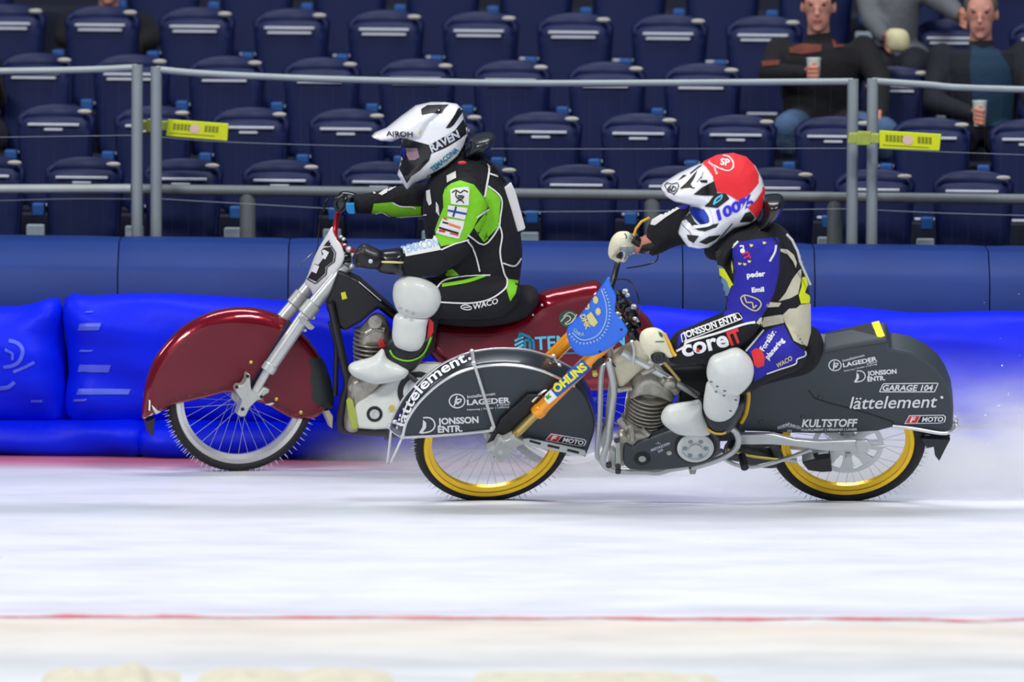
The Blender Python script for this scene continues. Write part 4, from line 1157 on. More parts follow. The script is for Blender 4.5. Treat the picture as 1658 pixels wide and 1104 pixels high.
# cream fuel tank and panels under the bar
mb = MB(); mb.inflate(F1, [(988, 578), (1008, 565), (1030, 556), (1048, 566), (1050, 585), (1034, 598), (1014, 618), (1001, 628), (994, 606)], .02, .06, .05, step=.012, smooth=3); mb.build('fuel_tank', 'cream_cloth', B, auto=0)
mb = MB()
for w in (.07, -.07):
    o_ = F1.n * (w - .07)
    P = [p + o_ for p in ctb(F1, [(984, 583), (990, 605), (994, 630), (992, 655), (988, 688), (985, 715), (977, 740), (980, 754), (1000, 762), (1040, 763), (1065, 764), (1085, 759), (1108, 755), (1150, 745), (1170, 730)], .07, 5)]
    mb.tube(P, .015, 12)
mb.tube(ctb(F1, [(977, 588), (973, 612), (971, 680), (967, 731), (972, 745), (990, 758)], .02), .012, 10)
mb.tube(ctb(F1, [(1006, 570), (1050, 594), (1092, 618), (1130, 640)], .09), .016, 12)
mb.tube(ctb(F1, [(1006, 570), (1050, 594), (1092, 618), (1130, 640)], -.05), .017, 12)
mb.build('frame', 'silver', B)
engine(F1, (1054, 628), (1046, 686), .104, 10, B, .03, 'engine')
mb = MB(); mb.inflate(F1, [(1030, 600), (1050, 590), (1075, 600), (1095, 618), (1090, 640), (1065, 632), (1040, 628), (1018, 636), (1020, 618)], .03, .08, .035, step=.012)
mb.tube(tb(F1, [(1070, 612), (1085, 622), (1096, 634)], .1), .02, 12); mb.tube(tb(F1, [(1000, 632), (1024, 628)], .08), .012, 10)
mb.lathe(F1.hit(1085, 618, .1), F1.n, [(0, 0), (.03, 0), (.03, .02), (.02, .03), (0, .03)], 20); mb.tube(tb(F1, [(1040, 604), (1060, 596)], .1), .014, 10)
mb.build('cylinder_head', 'engine', B, auto=50)
mb = MB(); mb.inflate(F1, [(1002, 690), (1020, 676), (1060, 682), (1072, 690), (1060, 708), (1036, 722), (1018, 735), (1002, 740)], .06, .09, .03, step=.012)
mb.lathe(F1.hit(1008, 703, .12), F1.n, [(0, 0), (.028, 0), (.03, .02), (.02, .035), (0, .035)], 20); mb.tube(tb(F1, [(1022, 690), (1024, 712)], .15), .014, 10); mb.tube(tb(F1, [(1012, 690), (1004, 680)], .14), .016, 10); mb.tube(tb(F1, [(1040, 695), (1050, 704)], .15), .012, 10)
mb.build('crankcase', 'engine', B, auto=50)
mb = MB(); mb.inflate(F1, [(1062, 588), (1110, 578), (1160, 580), (1205, 600), (1212, 660), (1204, 700), (1180, 708), (1100, 708), (1078, 700), (1082, 670), (1096, 650), (1092, 620)], -.02, .05, .03, step=.014); mb.build('gearbox_housing', 'black', B, auto=0)
pcv = [(1012, 716), (1024, 722), (1032, 714), (1060, 704), (1091, 693), (1110, 690), (1145, 692), (1162, 705), (1166, 724), (1152, 742), (1120, 753), (1060, 759), (1018, 757), (1008, 740)]
mb = MB(); mb.prism(F1, pcv, .15, .10, .165, smooth=2); pc = mb.build('primary_cover', 'primary_grey', B, bevel=.010, seg=4)
disc(F1, 1126, 723, .165, [(0, -.005), (.094, -.005), (.094, .002), (0, .002)], 'clutch_ring', 'black', pc)
mb = MB(); mb.lathe(F1.hit(1126, 723, .168), F1.n, [(0, 0), (.078, 0), (.080, .012), (.068, .02), (.060, .020), (.057, .012), (.030, .012), (.028, .024), (0, .026)], 48); cc = mb.build('clutch', 'guard', pc, auto=25)
mb = MB(); c = F1.hit(1126, 723, .168)
for k in range(6):
    a = k * math.pi / 3; mb.lathe(c + (F1.e1 * math.cos(a) + F1.e2 * math.sin(a)) * .045 + F1.n * .012, F1.n, [(0, -.002), (.010, -.002), (.010, .003), (0, .003)], 14)
mb.build('clutch_holes', 'concrete', cc)
disc(F1, 1040, 742, .165, [(0, -.005), (.037, -.005), (.037, .002), (0, .002)], 'sprocket_ring', 'ink', pc)
disc(F1, 1040, 742, .165, [(0, 0), (.016, 0), (.016, .006), (0, .006)], 'sprocket_hub', 'alloy', pc)
disc(F1, 1083.5, 733, .165, [(0, 0), (.011, 0), (.011, .004), (0, .004)], 'plug', 'alloy', pc)
TQ = F_target(F1, .1655)
mb = MB(); mb.text('ARSCHLECKEN', (1054, 731), (1085, 719), 4, TQ, .001, .03); mb.text('350', (1066, 733), (1074, 729), 3.5, TQ, .001, .03)
for k in range(3): mb.patch([(1062 + k * 3, 717 - (k == 1) * 2), (1064 + k * 3, 717), (1062 + k * 3, 719)], TQ, .001, 4)
mb.build('lettering', 'glint_print', pc, smooth=False)
mb = MB(); mb.prism(F1, Z([(262, 720), (300, 715), (318, 760), (328, 960), (318, 985), (285, 985), (285, 800)], 9), .17, .16, .18, smooth=0); mb.prism(F1, Z([(250, 830), (285, 850), (285, 985), (215, 975)], 9), .15, .13, .16); mb.build('engine_bracket', 'alloy', B, bevel=.004)
mb = MB()
for c_ in ((295, 765), (305, 975), (230, 970), (305, 1018)): q_ = Z([c_], 9)[0]; mb.lathe(F1.hit(q_[0], q_[1], .18), F1.n, [(0, -.01), (.013, -.01), (.013, .005), (0, .008)], 14)
mb.build('frame_bolts', 'engine_dark', B)
mb = MB(); mb.tube(tb(F1s, [(1073, 578), (1080, 590)], [.30, .29]), .0065, 8); P = tb(F1s, [(1070, 580), (1100, 615)], [.34, .30]); mb.tube(P, .0075, 8); mb.build('clutch_lever', 'fork_tube', B)
mb = MB(); mb.tube([P[1], F1.hit(1138, 648, .2)], .004, 6); mb.build('clutch_cable', 'black', B)
# tail unit
tl = [(1196, 699), (1316, 703), (1389, 701), (1421, 699), (1445, 693), (1522, 703), (1543, 695), (1544, 662), (1541, 640), (1533, 620), (1520, 600), (1500, 583), (1475, 571), (1450, 566), (1441, 566), (1439, 555), (1434, 549), (1380, 557), (1334, 567), (1325, 580), (1307, 593), (1276, 602), (1232, 613), (1216, 626), (1206, 645)]
WT = .062
mb = MB(); mb.prism(F1, tl, WT, -WT, WT); tail = mb.build('tail_unit', 'grey_body', B, bevel=.013, seg=4, angle=30)
TP = F_target(F1, WT + .001)
mb = MB(); lageder(mb, 1352, 591, .80, TP, -.17); jonsson(mb, 1390, 609, .72, TP, -.03)
garage(mb, 1429, 632, 1511, 632, 9, TP); mb.line([(1424, 634), (1430, 621), (1519, 620), (1513, 634), (1424, 634)], 1.6, TP, .001, 0)
mb.text('lättelement', (1375, 662), (1518, 659), 20, TP, .001, .008, .25)
mb.patch([(1525 + 2.6 * math.cos(i), 643 + 2.6 * math.sin(i)) for i in range(6)], TP, .001, 4)
mb.text('KULTSTOFF', (1298, 691), (1389, 690), 12, TP, .001, .035, .2); mb.text('FULFILLMENT | VERSAND | LAGER', (1298, 697.5), (1388, 696.5), 3.6, TP, .001, .02)
mr, mk_ = MB(), MB(); fmoto(mb, mr, mk_, 1466, 686, 1532, 685, 14, TP, 0)
mb.build('lettering', 'white', tail, smooth=False); mr.build('sticker_red_field', 'sticker_red', tail, smooth=False); mk_.build('sticker_black_field', 'ink', tail, smooth=False)
mb = MB(); text_path(mb, 'ARSCHLECKEN', [(1259, 695), (1277, 691), (1296, 695)], 5, TP, .001, .02); mb.text('350', (1274, 699), (1282, 699), 3.5, TP, .001, .02)
for k in range(-2, 3): mb.patch([(1277 + k * 4, 685 + abs(k) * 1.5 - 2), (1279 + k * 4, 686 + abs(k) * 1.5), (1277 + k * 4, 688 + abs(k) * 1.5), (1275 + k * 4, 686 + abs(k) * 1.5)], TP, .001, 4)
mb.build('maker_print', 'glint_print', tail, smooth=False)
mb = MB(); mb.tube(tb(F1, [(1310, 632), (1318, 645), (1340, 652), (1400, 668), (1446, 683), (1446, 688)], WT + .001), .0035, 6); mb.tube(tb(F1, [(1332, 572), (1380, 562), (1437, 554)], WT - .002), .003, 6); mb.build('seam', 'black', tail)
mb = MB()
for x, y in [(1328, 643), (1231, 683), (1300, 675)]: mb.lathe(F1.hit(x, y, WT), F1.n, [(.0, 0), (.012, 0), (.010, .004), (.006, .006), (0, .006)], 14)
mb.build('rivets', 'engine_dark', tail)
mb = MB(); mb.loft([[F1.hit(1411, 523, -WT + .02) + F1.e2 * .003, F1.hit(1423, 520, -WT + .02) + F1.e2 * .003], [F1.hit(1421, 548, WT - .018) + F1.e2 * .003, F1.hit(1433, 545, WT - .018) + F1.e2 * .003]]); mb.build('tail_stripe', 'sticker_yellow', tail, smooth=False)
mb = MB(); mb.loft([[F1.hit(1329, 541, -WT + .01) + F1.e2 * .002, F1.hit(1409, 523, -WT + .01) + F1.e2 * .002], [F1.hit(1337, 564, WT - .015) + F1.e2 * .002, F1.hit(1419, 549, WT - .015) + F1.e2 * .002]]); mb.build('tail_top', 'black', tail, smooth=False)
# seat
mb = MB(); mb.inflate(F1, [(1212, 628), (1232, 614), (1276, 602), (1308, 594), (1326, 580), (1334, 562), (1328, 545), (1312, 538), (1295, 545), (1270, 560), (1230, 570), (1205, 590), (1200, 615)], .0, .09, .05, step=.012)
mb.build('seat', 'black_cloth', B, auto=0)
# rear guard rod, mudflap
mb = MB(); mb.tube(ctb(F1, [(1445, 690), (1480, 694), (1522, 701), (1538, 699), (1547, 690), (1549, 680)], [.07, .075, .075, .06, 0, -.06]), .0085, 10); mb.build('guard_rods', 'chrome', B)
mb = MB()
for x, y, w in ((1548, 690, 0), (1547, 683, -.04), (1541, 697, .03)): mb.ell(F1.hit(x, y, w), .013, .011, .011)
mb.build('rod_clamps', 'silver', B)
mb = MB(); mb.prism(F1, [(1490, 698), (1538, 700), (1530, 715), (1520, 735), (1513, 726), (1511, 712), (1500, 714)], 0, -.05, .05); mb.build('mudflap', 'worn_black', B, bevel=.003)
# swing arm, disc, caliper, rods
mb = MB(); mb.prism(F1, [(1197, 703), (1252, 703), (1287, 712), (1325, 715), (1383, 713), (1400, 716), (1403, 725), (1383, 732), (1331, 729), (1296, 723), (1252, 719), (1197, 719)], .10, .08, .105, smooth=0)
mb.prism(F1, [(1386, 715), (1405, 714), (1409, 722), (1407, 733), (1390, 735), (1386, 726)], .12, .10, .12); mb.tube(tb(F1, [(1405, 724), (1434, 722)], .11), .009, 10)
mb.prism(F1, [(1196, 703), (1262, 705), (1300, 712), (1400, 717), (1402, 728), (1330, 731), (1240, 722)], -.08, -.095, -.07)
mb.build('swing_arm', 'silver', B, bevel=.006)
c = F1.P(ur, .345, .035)
mb = MB(); ring = []
NH = 8
outer, inner = .158, .135
mb.lathe(c, F1.n, [(inner, -.002), (outer, -.002), (outer, .002), (inner, .002)], 64, True)
for k in range(NH):
    a0 = 2 * math.pi * k / NH
    pts = []
    for (rr_, da) in ((.05, -.38), (.095, -.20), (.137, -.22), (.137, .22), (.095, .26), (.05, .38)):
        pts.append((F1.uv(0, 0)[0] * 0 + rr_ * math.cos(a0 + da), rr_ * math.sin(a0 + da)))
    FF = Frame((0, 0, 0)); FF.o = c; FF.e1 = F1.e1; FF.e2 = F1.e2; FF.n = F1.n
    mb.prism(FF, pts, 0, -.002, .002, uvpoly=True)
mb.lathe(c, F1.n, [(.02, -.003), (.062, -.003), (.062, .003), (.02, .003)], 40, True)
mb.build('brake_disc', 'silver', rw, auto=30)
mb = MB(); mb.prism(F1, [(1298, 742), (1318, 737), (1344, 734), (1347, 757), (1330, 758), (1308, 755)], .05, .02, .08); mb.build('brake_caliper', 'black', B, bevel=.006)
mb = MB(); mb.tube(ctb(F1, [(1168, 740), (1190, 752), (1215, 756), (1245, 751), (1280, 740), (1313, 728)], [.08, .1, .1, .1, .09, .09]), .009, 10); mb.build('brake_rod', 'silver', B)
mb = MB(); mb.tube(tb(F1, [(1201, 738), (1206, 757)], [.12, .20]), .018, 14); mb.build('footrest', 'black', B)
mb = MB(); mb.tube(ctb(F1, [(1182, 692), (1192, 700), (1196, 714), (1188, 730), (1160, 745), (1120, 757)], .14), .014, 12); mb.tube(ctb(F1, [(1175, 731), (1230, 738), (1290, 746)], .03), .012, 8); mb.build('subframe', 'silver', B)
mb = MB(); mb.inflate(F1, [(1190, 712), (1240, 722), (1262, 735), (1258, 750), (1220, 748), (1195, 740), (1170, 735)], 0, .05, .02, step=.014); mb.tube(tb(F1, [(1250, 714), (1262, 740)], .05), .02, 10); mb.build('chain_case', 'engine_dark', B, auto=50)
mb = MB(); mb.tube(ctb(F1, [(1178, 727), (1215, 738), (1262, 744)], .07), .006, 8); mb.build('chain', 'brass', B)
mb = MB(); mb.prism(F1, [(1115, 759), (1128, 760), (1126, 768), (1117, 768)], .1, .08, .1); mb.build('drain_lug', 'engine', B, bevel=.002)
mb = MB(); mb.lathe(F1.P(ur, .345, 0), F1.n, [(0, -.13), (.014, -.13), (.014, .13), (0, .13)], 16); mb.build('axle', 'silver', B)
mb = MB(); mb.tube(ctb(F1, [(1206, 622), (1212, 640), (1208, 668), (1200, 684)], .09), .01, 8); mb.build('side_loop', 'amber', B)
# ================================================================== riders
def grip_fingers(mb, F, gx, gy, ws, Rg, a0, a1s, r, side=1):
    """four fingers curled round a bar that runs along F.n through pixel (gx, gy)"""
    for k, w in enumerate(ws):
        c = F.hit(gx, gy, w); pts = []
        for j in range(9):
            a = math.radians(a0 + (a1s[k] - a0) * j / 8)
            q = Rg * (1.0 + .10 * math.sin(j / 8 * math.pi * 3))
            pts.append(c - F.e1 * side * math.cos(a) * q + F.e2 * math.sin(a) * q)
        mb.limb(pts, [r * (1.08 - .25 * j / 8) for j in range(9)], 12)
def thumb(mb, pts, r): mb.limb(pts, [r * 1.15, r, r * .82][:len(pts)], 12)

def helmet_frame(px, py, Y, lean=5): return Frame(at_y(px, py, Y), lean, 0)

# ---------------------------------------------------------------- far rider (black and lime)
S0 = F2.hit(790, 505, 0)
R2 = Frame(S0, 9, 0)
raw = MB()
raw.inflate(R2, [(690, 300), (708, 272), (735, 258), (765, 250), (797, 264), (822, 300), (838, 355), (846, 405), (842, 450), (838, 488), (815, 513), (770, 515), (730, 500), (712, 470), (702, 440), (692, 400), (684, 345)], 0, .17, .12, step=.014)
raw.inflate(R2, [(716, 312), (738, 290), (768, 295), (788, 325), (786, 355), (768, 392), (752, 420), (728, 432), (706, 420), (700, 395), (703, 368), (710, 340)], .19, .068, .06, step=.012)
raw.limb([R2.hit(745, 300, .10), R2.hit(752, 310, .19)], [.075, .07])
raw.inflate(R2, [(598, 410), (620, 404), (650, 400), (680, 390), (712, 382), (742, 388), (754, 405), (738, 428), (710, 446), (680, 448), (650, 445), (615, 438), (598, 430)], .235, .052, step=.012)
raw.inflate(R2, [(572, 318), (605, 311), (650, 300), (695, 296), (720, 310), (715, 350), (695, 352), (650, 352), (605, 346), (575, 344)], -.20, .052, step=.012)
raw.limb([R2.hit(712, 322, -.20), R2.hit(735, 310, -.12)], [.065, .075])
raw.limb([R2.hit(735, 262, 0), R2.hit(720, 235, 0)], [.07, .06])
raw.inflate(F2, [(668, 472), (680, 452), (720, 448), (770, 446), (815, 450), (842, 465), (838, 490), (812, 512), (765, 516), (710, 514), (680, 503)], .15, .09, .075, step=.014)
raw.inflate(F2, [(668, 472), (680, 452), (720, 448), (770, 446), (815, 450), (842, 465), (838, 490), (812, 512), (765, 516), (710, 514), (680, 503)], -.15, .09, .075, step=.02)
for s_ in (1, -1): raw.inflate(F2, [(650, 470), (672, 460), (705, 468), (712, 500), (706, 540), (700, 572), (662, 586), (642, 560), (642, 500)], .16 * s_, .062, step=.012)
body2 = raw.voxel(.0075, 5)
rider2 = None
def root_body(mb, name, mat, base, label, cat):
    me = bpy.data.meshes.new(name); me.from_pydata([v - base for v in mb.v], [], mb.f); me.materials.append(M(mat)); me.update()
    o = bpy.data.objects.new(name, me); COL.objects.link(o); o.location = base; me.polygons.foreach_set('use_smooth', [True] * len(me.polygons))
    return tag(o, label, cat)
rider2 = root_body(body2, 'person', 'black_cloth', S0.copy(), 'person crouched on the dark red motorcycle in black and lime suit, white helmet', 'person')
B = rider2; T = [body2.bvh()]
def wave(mb):
    return mb
mb = MB()
mb.patch(Z([(1000, 640), (1040, 610), (1100, 590), (1190, 618), (1245, 690), (1285, 765), (1215, 850), (1180, 920), (1140, 985), (1050, 1015), (970, 1032), (940, 975), (932, 920), (955, 855), (988, 770), (985, 690)], 3), T)
mb.patch(Z([(1270, 620), (1370, 705), (1355, 900), (1255, 1000), (1225, 960), (1190, 905), (1230, 850), (1292, 775), (1255, 705)], 3), T)
mb.patch(Z([(520, 745), (640, 735), (700, 760), (880, 765), (880, 815), (700, 832), (640, 828), (570, 800), (500, 820)], 3), T)
mb.patch(Z([(1350, 600), (1418, 606), (1400, 690), (1365, 742), (1338, 650)], 4), T); mb.patch(Z([(940, 540), (980, 515), (1042, 575), (960, 585)], 4), T)
mb.line(Z([(930, 640), (1100, 612), (1205, 575)], 4), 5.5, T); mb.patch(Z([(1185, 280), (1215, 290), (1225, 340), (1200, 362)], 4), T)
mb.build('lime_panels', 'lime', B)
mb = MB()
for l in ([(1215, 0), (1195, 78)], [(1222, 5), (1305, 82), (1300, 200), (1285, 278), (1200, 378), (1095, 315)], [(1290, 240), (1312, 320), (1300, 430), (1325, 560), (1345, 610), (1330, 665), (1230, 728), (1100, 752), (920, 745)],
          [(1318, 495), (1390, 515), (1432, 465)], [(1090, 350), (1140, 430), (1172, 550)], [(900, 655), (950, 610), (1100, 580), (1240, 572)], [(925, 412), (1000, 380), (1100, 345)], [(1150, 205), (1225, 152)]):
    mb.line(Z(l, 4), 2.4, T, .005)
mb.line(Z([(1290, 545), (1350, 565)], 3), 2.6, T, .005); mb.line(Z([(1282, 480), (1290, 520), (1275, 620), (1262, 700)], 3), 3, T, .005)
mb.line(Z([(500, 822), (570, 800), (640, 832), (740, 828), (880, 820)], 3), 1.6, T, .005); mb.line(Z([(645, 738), (700, 762), (780, 765), (800, 780)], 3), 2.0, T, .005)
mb.patch(Z([(552, 680), (590, 655), (615, 645), (610, 670), (575, 690)], 3), T, .004); mb.line(Z([(615, 660), (660, 635), (700, 618)], 3), 2.5, T, .004); mb.patch(Z([(515, 668), (545, 660), (550, 675), (520, 682)], 3), T, .004)
mb.build('piping', 'white_cloth', B)
mb = MB()
wp1 = Z([(1035, 655), (1060, 642), (1150, 632), (1160, 650), (1156, 755), (1090, 752), (1038, 745)], 3); mb.patch(wp1, T, .0045)
mb.patch(Z([(1020, 755), (1150, 772), (1130, 852), (1015, 828)], 3), T, .0045); mb.patch(Z([(985, 838), (1128, 860), (1120, 905), (1090, 980), (1020, 965), (940, 940)], 3), T, .0045)
mb.patch(Z([(665, 388), (720, 372), (890, 325), (925, 412), (700, 455), (692, 420)], 4), T, .0045)
mb.patch(Z([(875, 660), (900, 650), (912, 745), (895, 758), (878, 720)], 3), T, .004); mb.patch(Z([(940, 730), (960, 760), (965, 830), (940, 800)], 3), T, .004); mb.patch(Z([(1010, 560), (1070, 530), (1075, 575), (1015, 605)], 3), T, .004)
pt_ = mb.build('patches', 'white_cloth', B)
mb = MB()
for l in ([(1048, 672), (1075, 655), (1100, 672), (1125, 655), (1148, 668)], [(1078, 655), (1070, 690), (1088, 712), (1112, 712), (1125, 690)], [(1082, 690), (1118, 690)], [(1085, 702), (1115, 700)], [(1072, 735), (1085, 722), (1112, 722), (1122, 740)]): mb.line(Z(l, 3), 1.8, T, .0065, 3)
mb.text('RAISED', *Z([(965, 905), (1090, 950)], 3), 3.6, T, .0065, .03) if 0 else mb.line(Z([(962, 905), (1088, 942)], 3), 3, T, .0065, 0)
mb.line(Z([(985, 868), (1020, 876)], 3), 2.6, T, .0065, 0)
mb.build('patch_print', 'ink', pt_, smooth=False)
mb = MB(); mb.line(Z([(1072, 762), (1052, 830)], 3), 3.0, T, .0065, 0); mb.line(Z([(1018, 788), (1142, 812)], 3), 3.0, T, .0065, 0); mb.build('flag_cross', 'flag_blue', pt_, smooth=False)
mb = MB(); mb.line(Z([(1022, 878), (1100, 905)], 3), 3.4, T, .0065, 0); mb.build('patch_orange', 'sticker_orange', pt_, smooth=False)
mb = MB(); mb.line(Z([(962, 925), (1000, 930)], 3), 3.4, T, .0065, 0); mb.line(Z([(1030, 940), (1085, 955)], 3), 2, T, .0065, 0); mb.line(Z([(990, 840), (1015, 850)], 3), 2, T, .0065, 0); mb.build('patch_red', 'sticker_red', pt_, smooth=False)
mb = MB(); mb.text('TEMACON', *Z([(675, 440), (912, 385)], 4), 12, T, .0065, .01); mb.build('sleeve_lettering', 'pale', pt_, smooth=False)
mb = MB(); mb.text('WACO', *Z([(1135, 792), (1292, 752)], 4), 8.5, T, .004, .02, .2); mb.line([(746, 496), (752, 493), (760, 495), (764, 499), (757, 501), (748, 499), (746, 496)], 1.6, T, .004, 3); mb.line([(750, 497), (760, 497)], 1.5, T, .004, 0); mb.build('maker_print', 'white', B, smooth=False)
mb = MB(); mb.patch(Z([(845, 870), (880, 850), (870, 930), (835, 980), (820, 1000), (840, 920)], 4) if 0 else Z([(715, 345), (740, 375), (738, 430), (720, 470), (700, 480), (708, 420)], 2), T + [MB().inflate(F2, [(650, 470), (672, 460), (705, 468), (712, 500), (706, 540), (700, 572), (662, 586), (642, 560), (642, 500)], .16, .062, step=.02).bvh()], .004); mb.build('knee_strap', 'sticker_red', B)
# white board on the back
BK = Frame(R2.hit(835, 330, .0), 9, 12)
mb = MB(); mb.prism(BK, Z([(1395, 640), (1440, 602), (1468, 660), (1535, 905), (1525, 918), (1482, 932)], 3), .06, .045, .07); mb.build('back_board', 'plate_white', B, bevel=.004)
mb = MB(); mb.tube(tb(BK, Z([(1260, 440), (1330, 510), (1400, 600)], 3), .06), .007, 8); mb.build('strap', 'black_gloss', B)
# guards and boot
def shell(F, poly, w, T_, name, mat, parent, R=None, sm=3):
    mb = MB(); mb.inflate(F, poly, w, T_, R, step=.010, smooth=sm); return mb.build(name, mat, parent, auto=0), mb
bt_pts = [(621, 567), (634, 545), (650, 540), (690, 540), (704, 540), (698, 560), (682, 585), (668, 600), (650, 604), (632, 590)]
shell(F2, bt_pts, .18, .06, 'boot', 'black', B)
bm = MB().inflate(F2, bt_pts, .18, .06, step=.02); 
mb = MB(); mb.line(Z([(485, 540), (510, 578), (570, 601), (630, 594), (680, 560), (712, 500), (742, 430)], 2), 2.6, [bm.bvh()], .004); mb.build('boot_edge', 'lime', B)
wb = Z([(235, 640), (270, 610), (380, 580), (440, 530), (470, 588), (540, 610), (592, 645), (590, 685), (545, 718), (400, 742), (300, 712), (250, 682)], 2)
shell(F2, wb, .20, .055, 'boot_cover', 'guard', B)
sg, sgm = shell(F2, Z([(515, 330), (500, 400), (498, 470), (525, 525), (600, 552), (660, 537), (692, 480), (702, 400), (708, 335), (600, 300)], 2), .22, .045, 'shin_guard', 'guard', B)
kg, kgm = shell(F2, Z([(500, 195), (515, 135), (560, 96), (640, 93), (720, 128), (778, 180), (790, 250), (752, 322), (695, 352), (600, 352), (540, 322), (508, 262)], 2), .225, .065, 'knee_guard', 'guard', B)
Tg = [kgm.bvh(), sgm.bvh()]
mb = MB()
for p in ((548, 288), (583, 305), (622, 320), (575, 345), (612, 360)): mb.patch(Z([(p[0] - 10, p[1] - 7), (p[0] + 10, p[1] - 3), (p[0] + 10, p[1] + 8), (p[0] - 10, p[1] + 4)], 2), Tg, .002)
mb.build('guard_slots', 'seat_tag', kg)
# gloves
g = MB(); g.inflate(R2, Z([(365, 440), (420, 372), (480, 390), (540, 420), (560, 480), (520, 530), (440, 530), (385, 500)], 4), .27, .045, step=.009)
grip_fingers(g, R2, 583, 420, (.235, .257, .279, .300), .026, 110, (-120, -130, -130, -110), .0115)
thumb(g, [R2.hit(592, 412, .22), R2.hit(586, 425, .22), R2.hit(578, 430, .235)], .012)
g = g.voxel(.004, 2); g.build('glove', 'black', B, auto=0)
mb = MB(); mb.ell(R2.hit(600, 423, .325), .010, .006, .010); mb.build('glove_snap', 'glint_print', B)
mb = MB(); mb.inflate(R2, Z([(530, 425), (560, 412), (650, 406), (695, 425), (698, 470), (690, 560), (650, 570), (530, 552), (512, 500)], 4), .245, .062, step=.012); cf = mb.build('elbow_cuff', 'black_gloss', B, auto=0)
mb = MB() ; Tc = [MB().inflate(R2, Z([(530, 425), (560, 412), (650, 406), (695, 425), (698, 470), (690, 560), (650, 570), (530, 552), (512, 500)], 4), .245, .062, step=.012).bvh()]
mb.line(Z([(525, 488), (690, 493)], 4), 3.2, Tc, .003, 0); mb.build('cuff_edge', 'straw', cf)
g = MB(); g.inflate(R2, [(541, 322), (552, 310), (566, 310), (580, 316), (584, 335), (575, 346), (556, 346), (545, 338)], -.22, .04, step=.009)
grip_fingers(g, R2, 552, 330, (-.26, -.238, -.216, -.196), .028, 120, (-110, -125, -130, -115), .0115)
thumb(g, [R2.hit(566, 322, -.18), R2.hit(560, 338, -.18), R2.hit(553, 344, -.19)], .012)
g = g.voxel(.004, 2); g.build('glove', 'black_gloss', B, auto=0)
mb = MB(); mb.prism(R2, Z([(330, 742), (388, 742), (396, 812), (350, 812), (335, 790)], 3), -.15, -.17, -.14); mb.build('wrist_tab', 'cyan_plastic', B, bevel=.004)
# helmet
HF = Frame(R2.hit(690, 230, .0), 6, 0)
hs = Z([(800, 112), (880, 76), (990, 63), (1080, 76), (1112, 108), (1125, 175), (1150, 240), (1148, 310), (1130, 385), (1085, 455), (1000, 520), (905, 562), (800, 600), (742, 652), (712, 610), (675, 548), (688, 505), (700, 440), (695, 370), (705, 320), (745, 220)], 3)
hm = MB(); hm.inflate(HF, hs, 0, .128, .11, step=.009, smooth=1); hel = hm.build('helmet', 'helmet_white', B, auto=0); Th = [hm.bvh()]
pk = MB(); pk.inflate(HF, Z([(500, 292), (530, 268), (600, 240), (700, 160), (800, 88), (900, 66), (990, 66), (985, 110), (930, 200), (880, 290), (860, 330), (815, 328), (760, 310), (700, 300), (640, 325), (560, 318)], 3), .0, .142, .09, step=.009, smooth=0)
pko = pk.build('helmet_peak', 'helmet_white', hel, auto=0); Tp = [pk.bvh(), Th[0]]
mb = MB(); mb.patch(Z([(640, 328), (700, 302), (815, 330), (895, 352), (905, 410), (890, 455), (830, 520), (770, 560), (742, 608), (690, 508), (705, 480), (690, 400), (670, 350)], 3), Th, .002); mb.build('goggle_frame', 'black_gloss', hel)
mb = MB(); mb.patch(Z([(738, 372), (815, 372), (828, 430), (800, 450), (762, 452), (745, 420)], 3), Th, .006); mb.build('goggle_lens', 'visor_clear', hel)
mb = MB(); mb.patch(Z([(700, 372), (736, 374), (740, 440), (718, 425), (702, 395)], 3), Th, .006); mb.build('lens_tint', 'visor', hel)
mb = MB(); mb.patch(Z([(838, 112), (880, 86), (1022, 82), (1000, 102), (975, 140), (900, 138), (840, 152)], 3), Tp, .003); mb.patch(Z([(1000, 238), (1060, 150), (1080, 110), (1112, 92), (1112, 130), (1085, 170), (1055, 215), (1030, 235)], 3), Th, .003)
mb.patch(Z([(895, 375), (900, 348), (1060, 255), (1118, 178), (1150, 240), (1148, 268), (1095, 312), (1000, 370), (900, 412)], 3), Th, .002)
mb.patch(Z([(1140, 290), (1160, 300), (1140, 380), (1090, 455), (1000, 520), (880, 575), (820, 598), (870, 560), (1000, 490), (1080, 420), (1120, 350)], 3), Th, .003)
mb.build('helmet_trim', 'ink_green' if 0 else 'ink', hel)
mb = MB(); mb.text('AIROH', *Z([(606, 293), (780, 291)], 3), 7.5, Tp, .004, .01); mb.build('lettering', 'ink', hel, smooth=False)
mb = MB(); mb.text('RAVEN', *Z([(908, 402), (1100, 292)], 3), 12, Th, .004, .04, .15); mb.build('helmet_wordmark', 'glint_print', hel, smooth=False)
mb = MB(); mb.text('TEMACONA', *Z([(915, 530), (1088, 388)], 3), 8, Th, .004, .03); mb.build('helmet_sponsor', 'teal', hel, smooth=False)
mb = MB(); mb.patch(Z([(820, 272), (832, 250), (840, 252), (830, 276)], 3), Tp, .004); mb.build('sticker', 'straw', hel)
mb = MB(); mb.inflate(HF, Z([(1150, 350), (1170, 300), (1220, 278), (1290, 268), (1335, 290), (1320, 350), (1272, 402), (1230, 412), (1170, 420), (1120, 440)], 3), 0, .12, .05, step=.012); mb.build('neck_brace', 'grey_gloss', B, auto=0)
mb = MB(); mb.ell(R2.hit(*Z([(1112, 470)], 3)[0], .17), .02, .006, .008); mb.build('collar_tab', 'sticker_red', B)

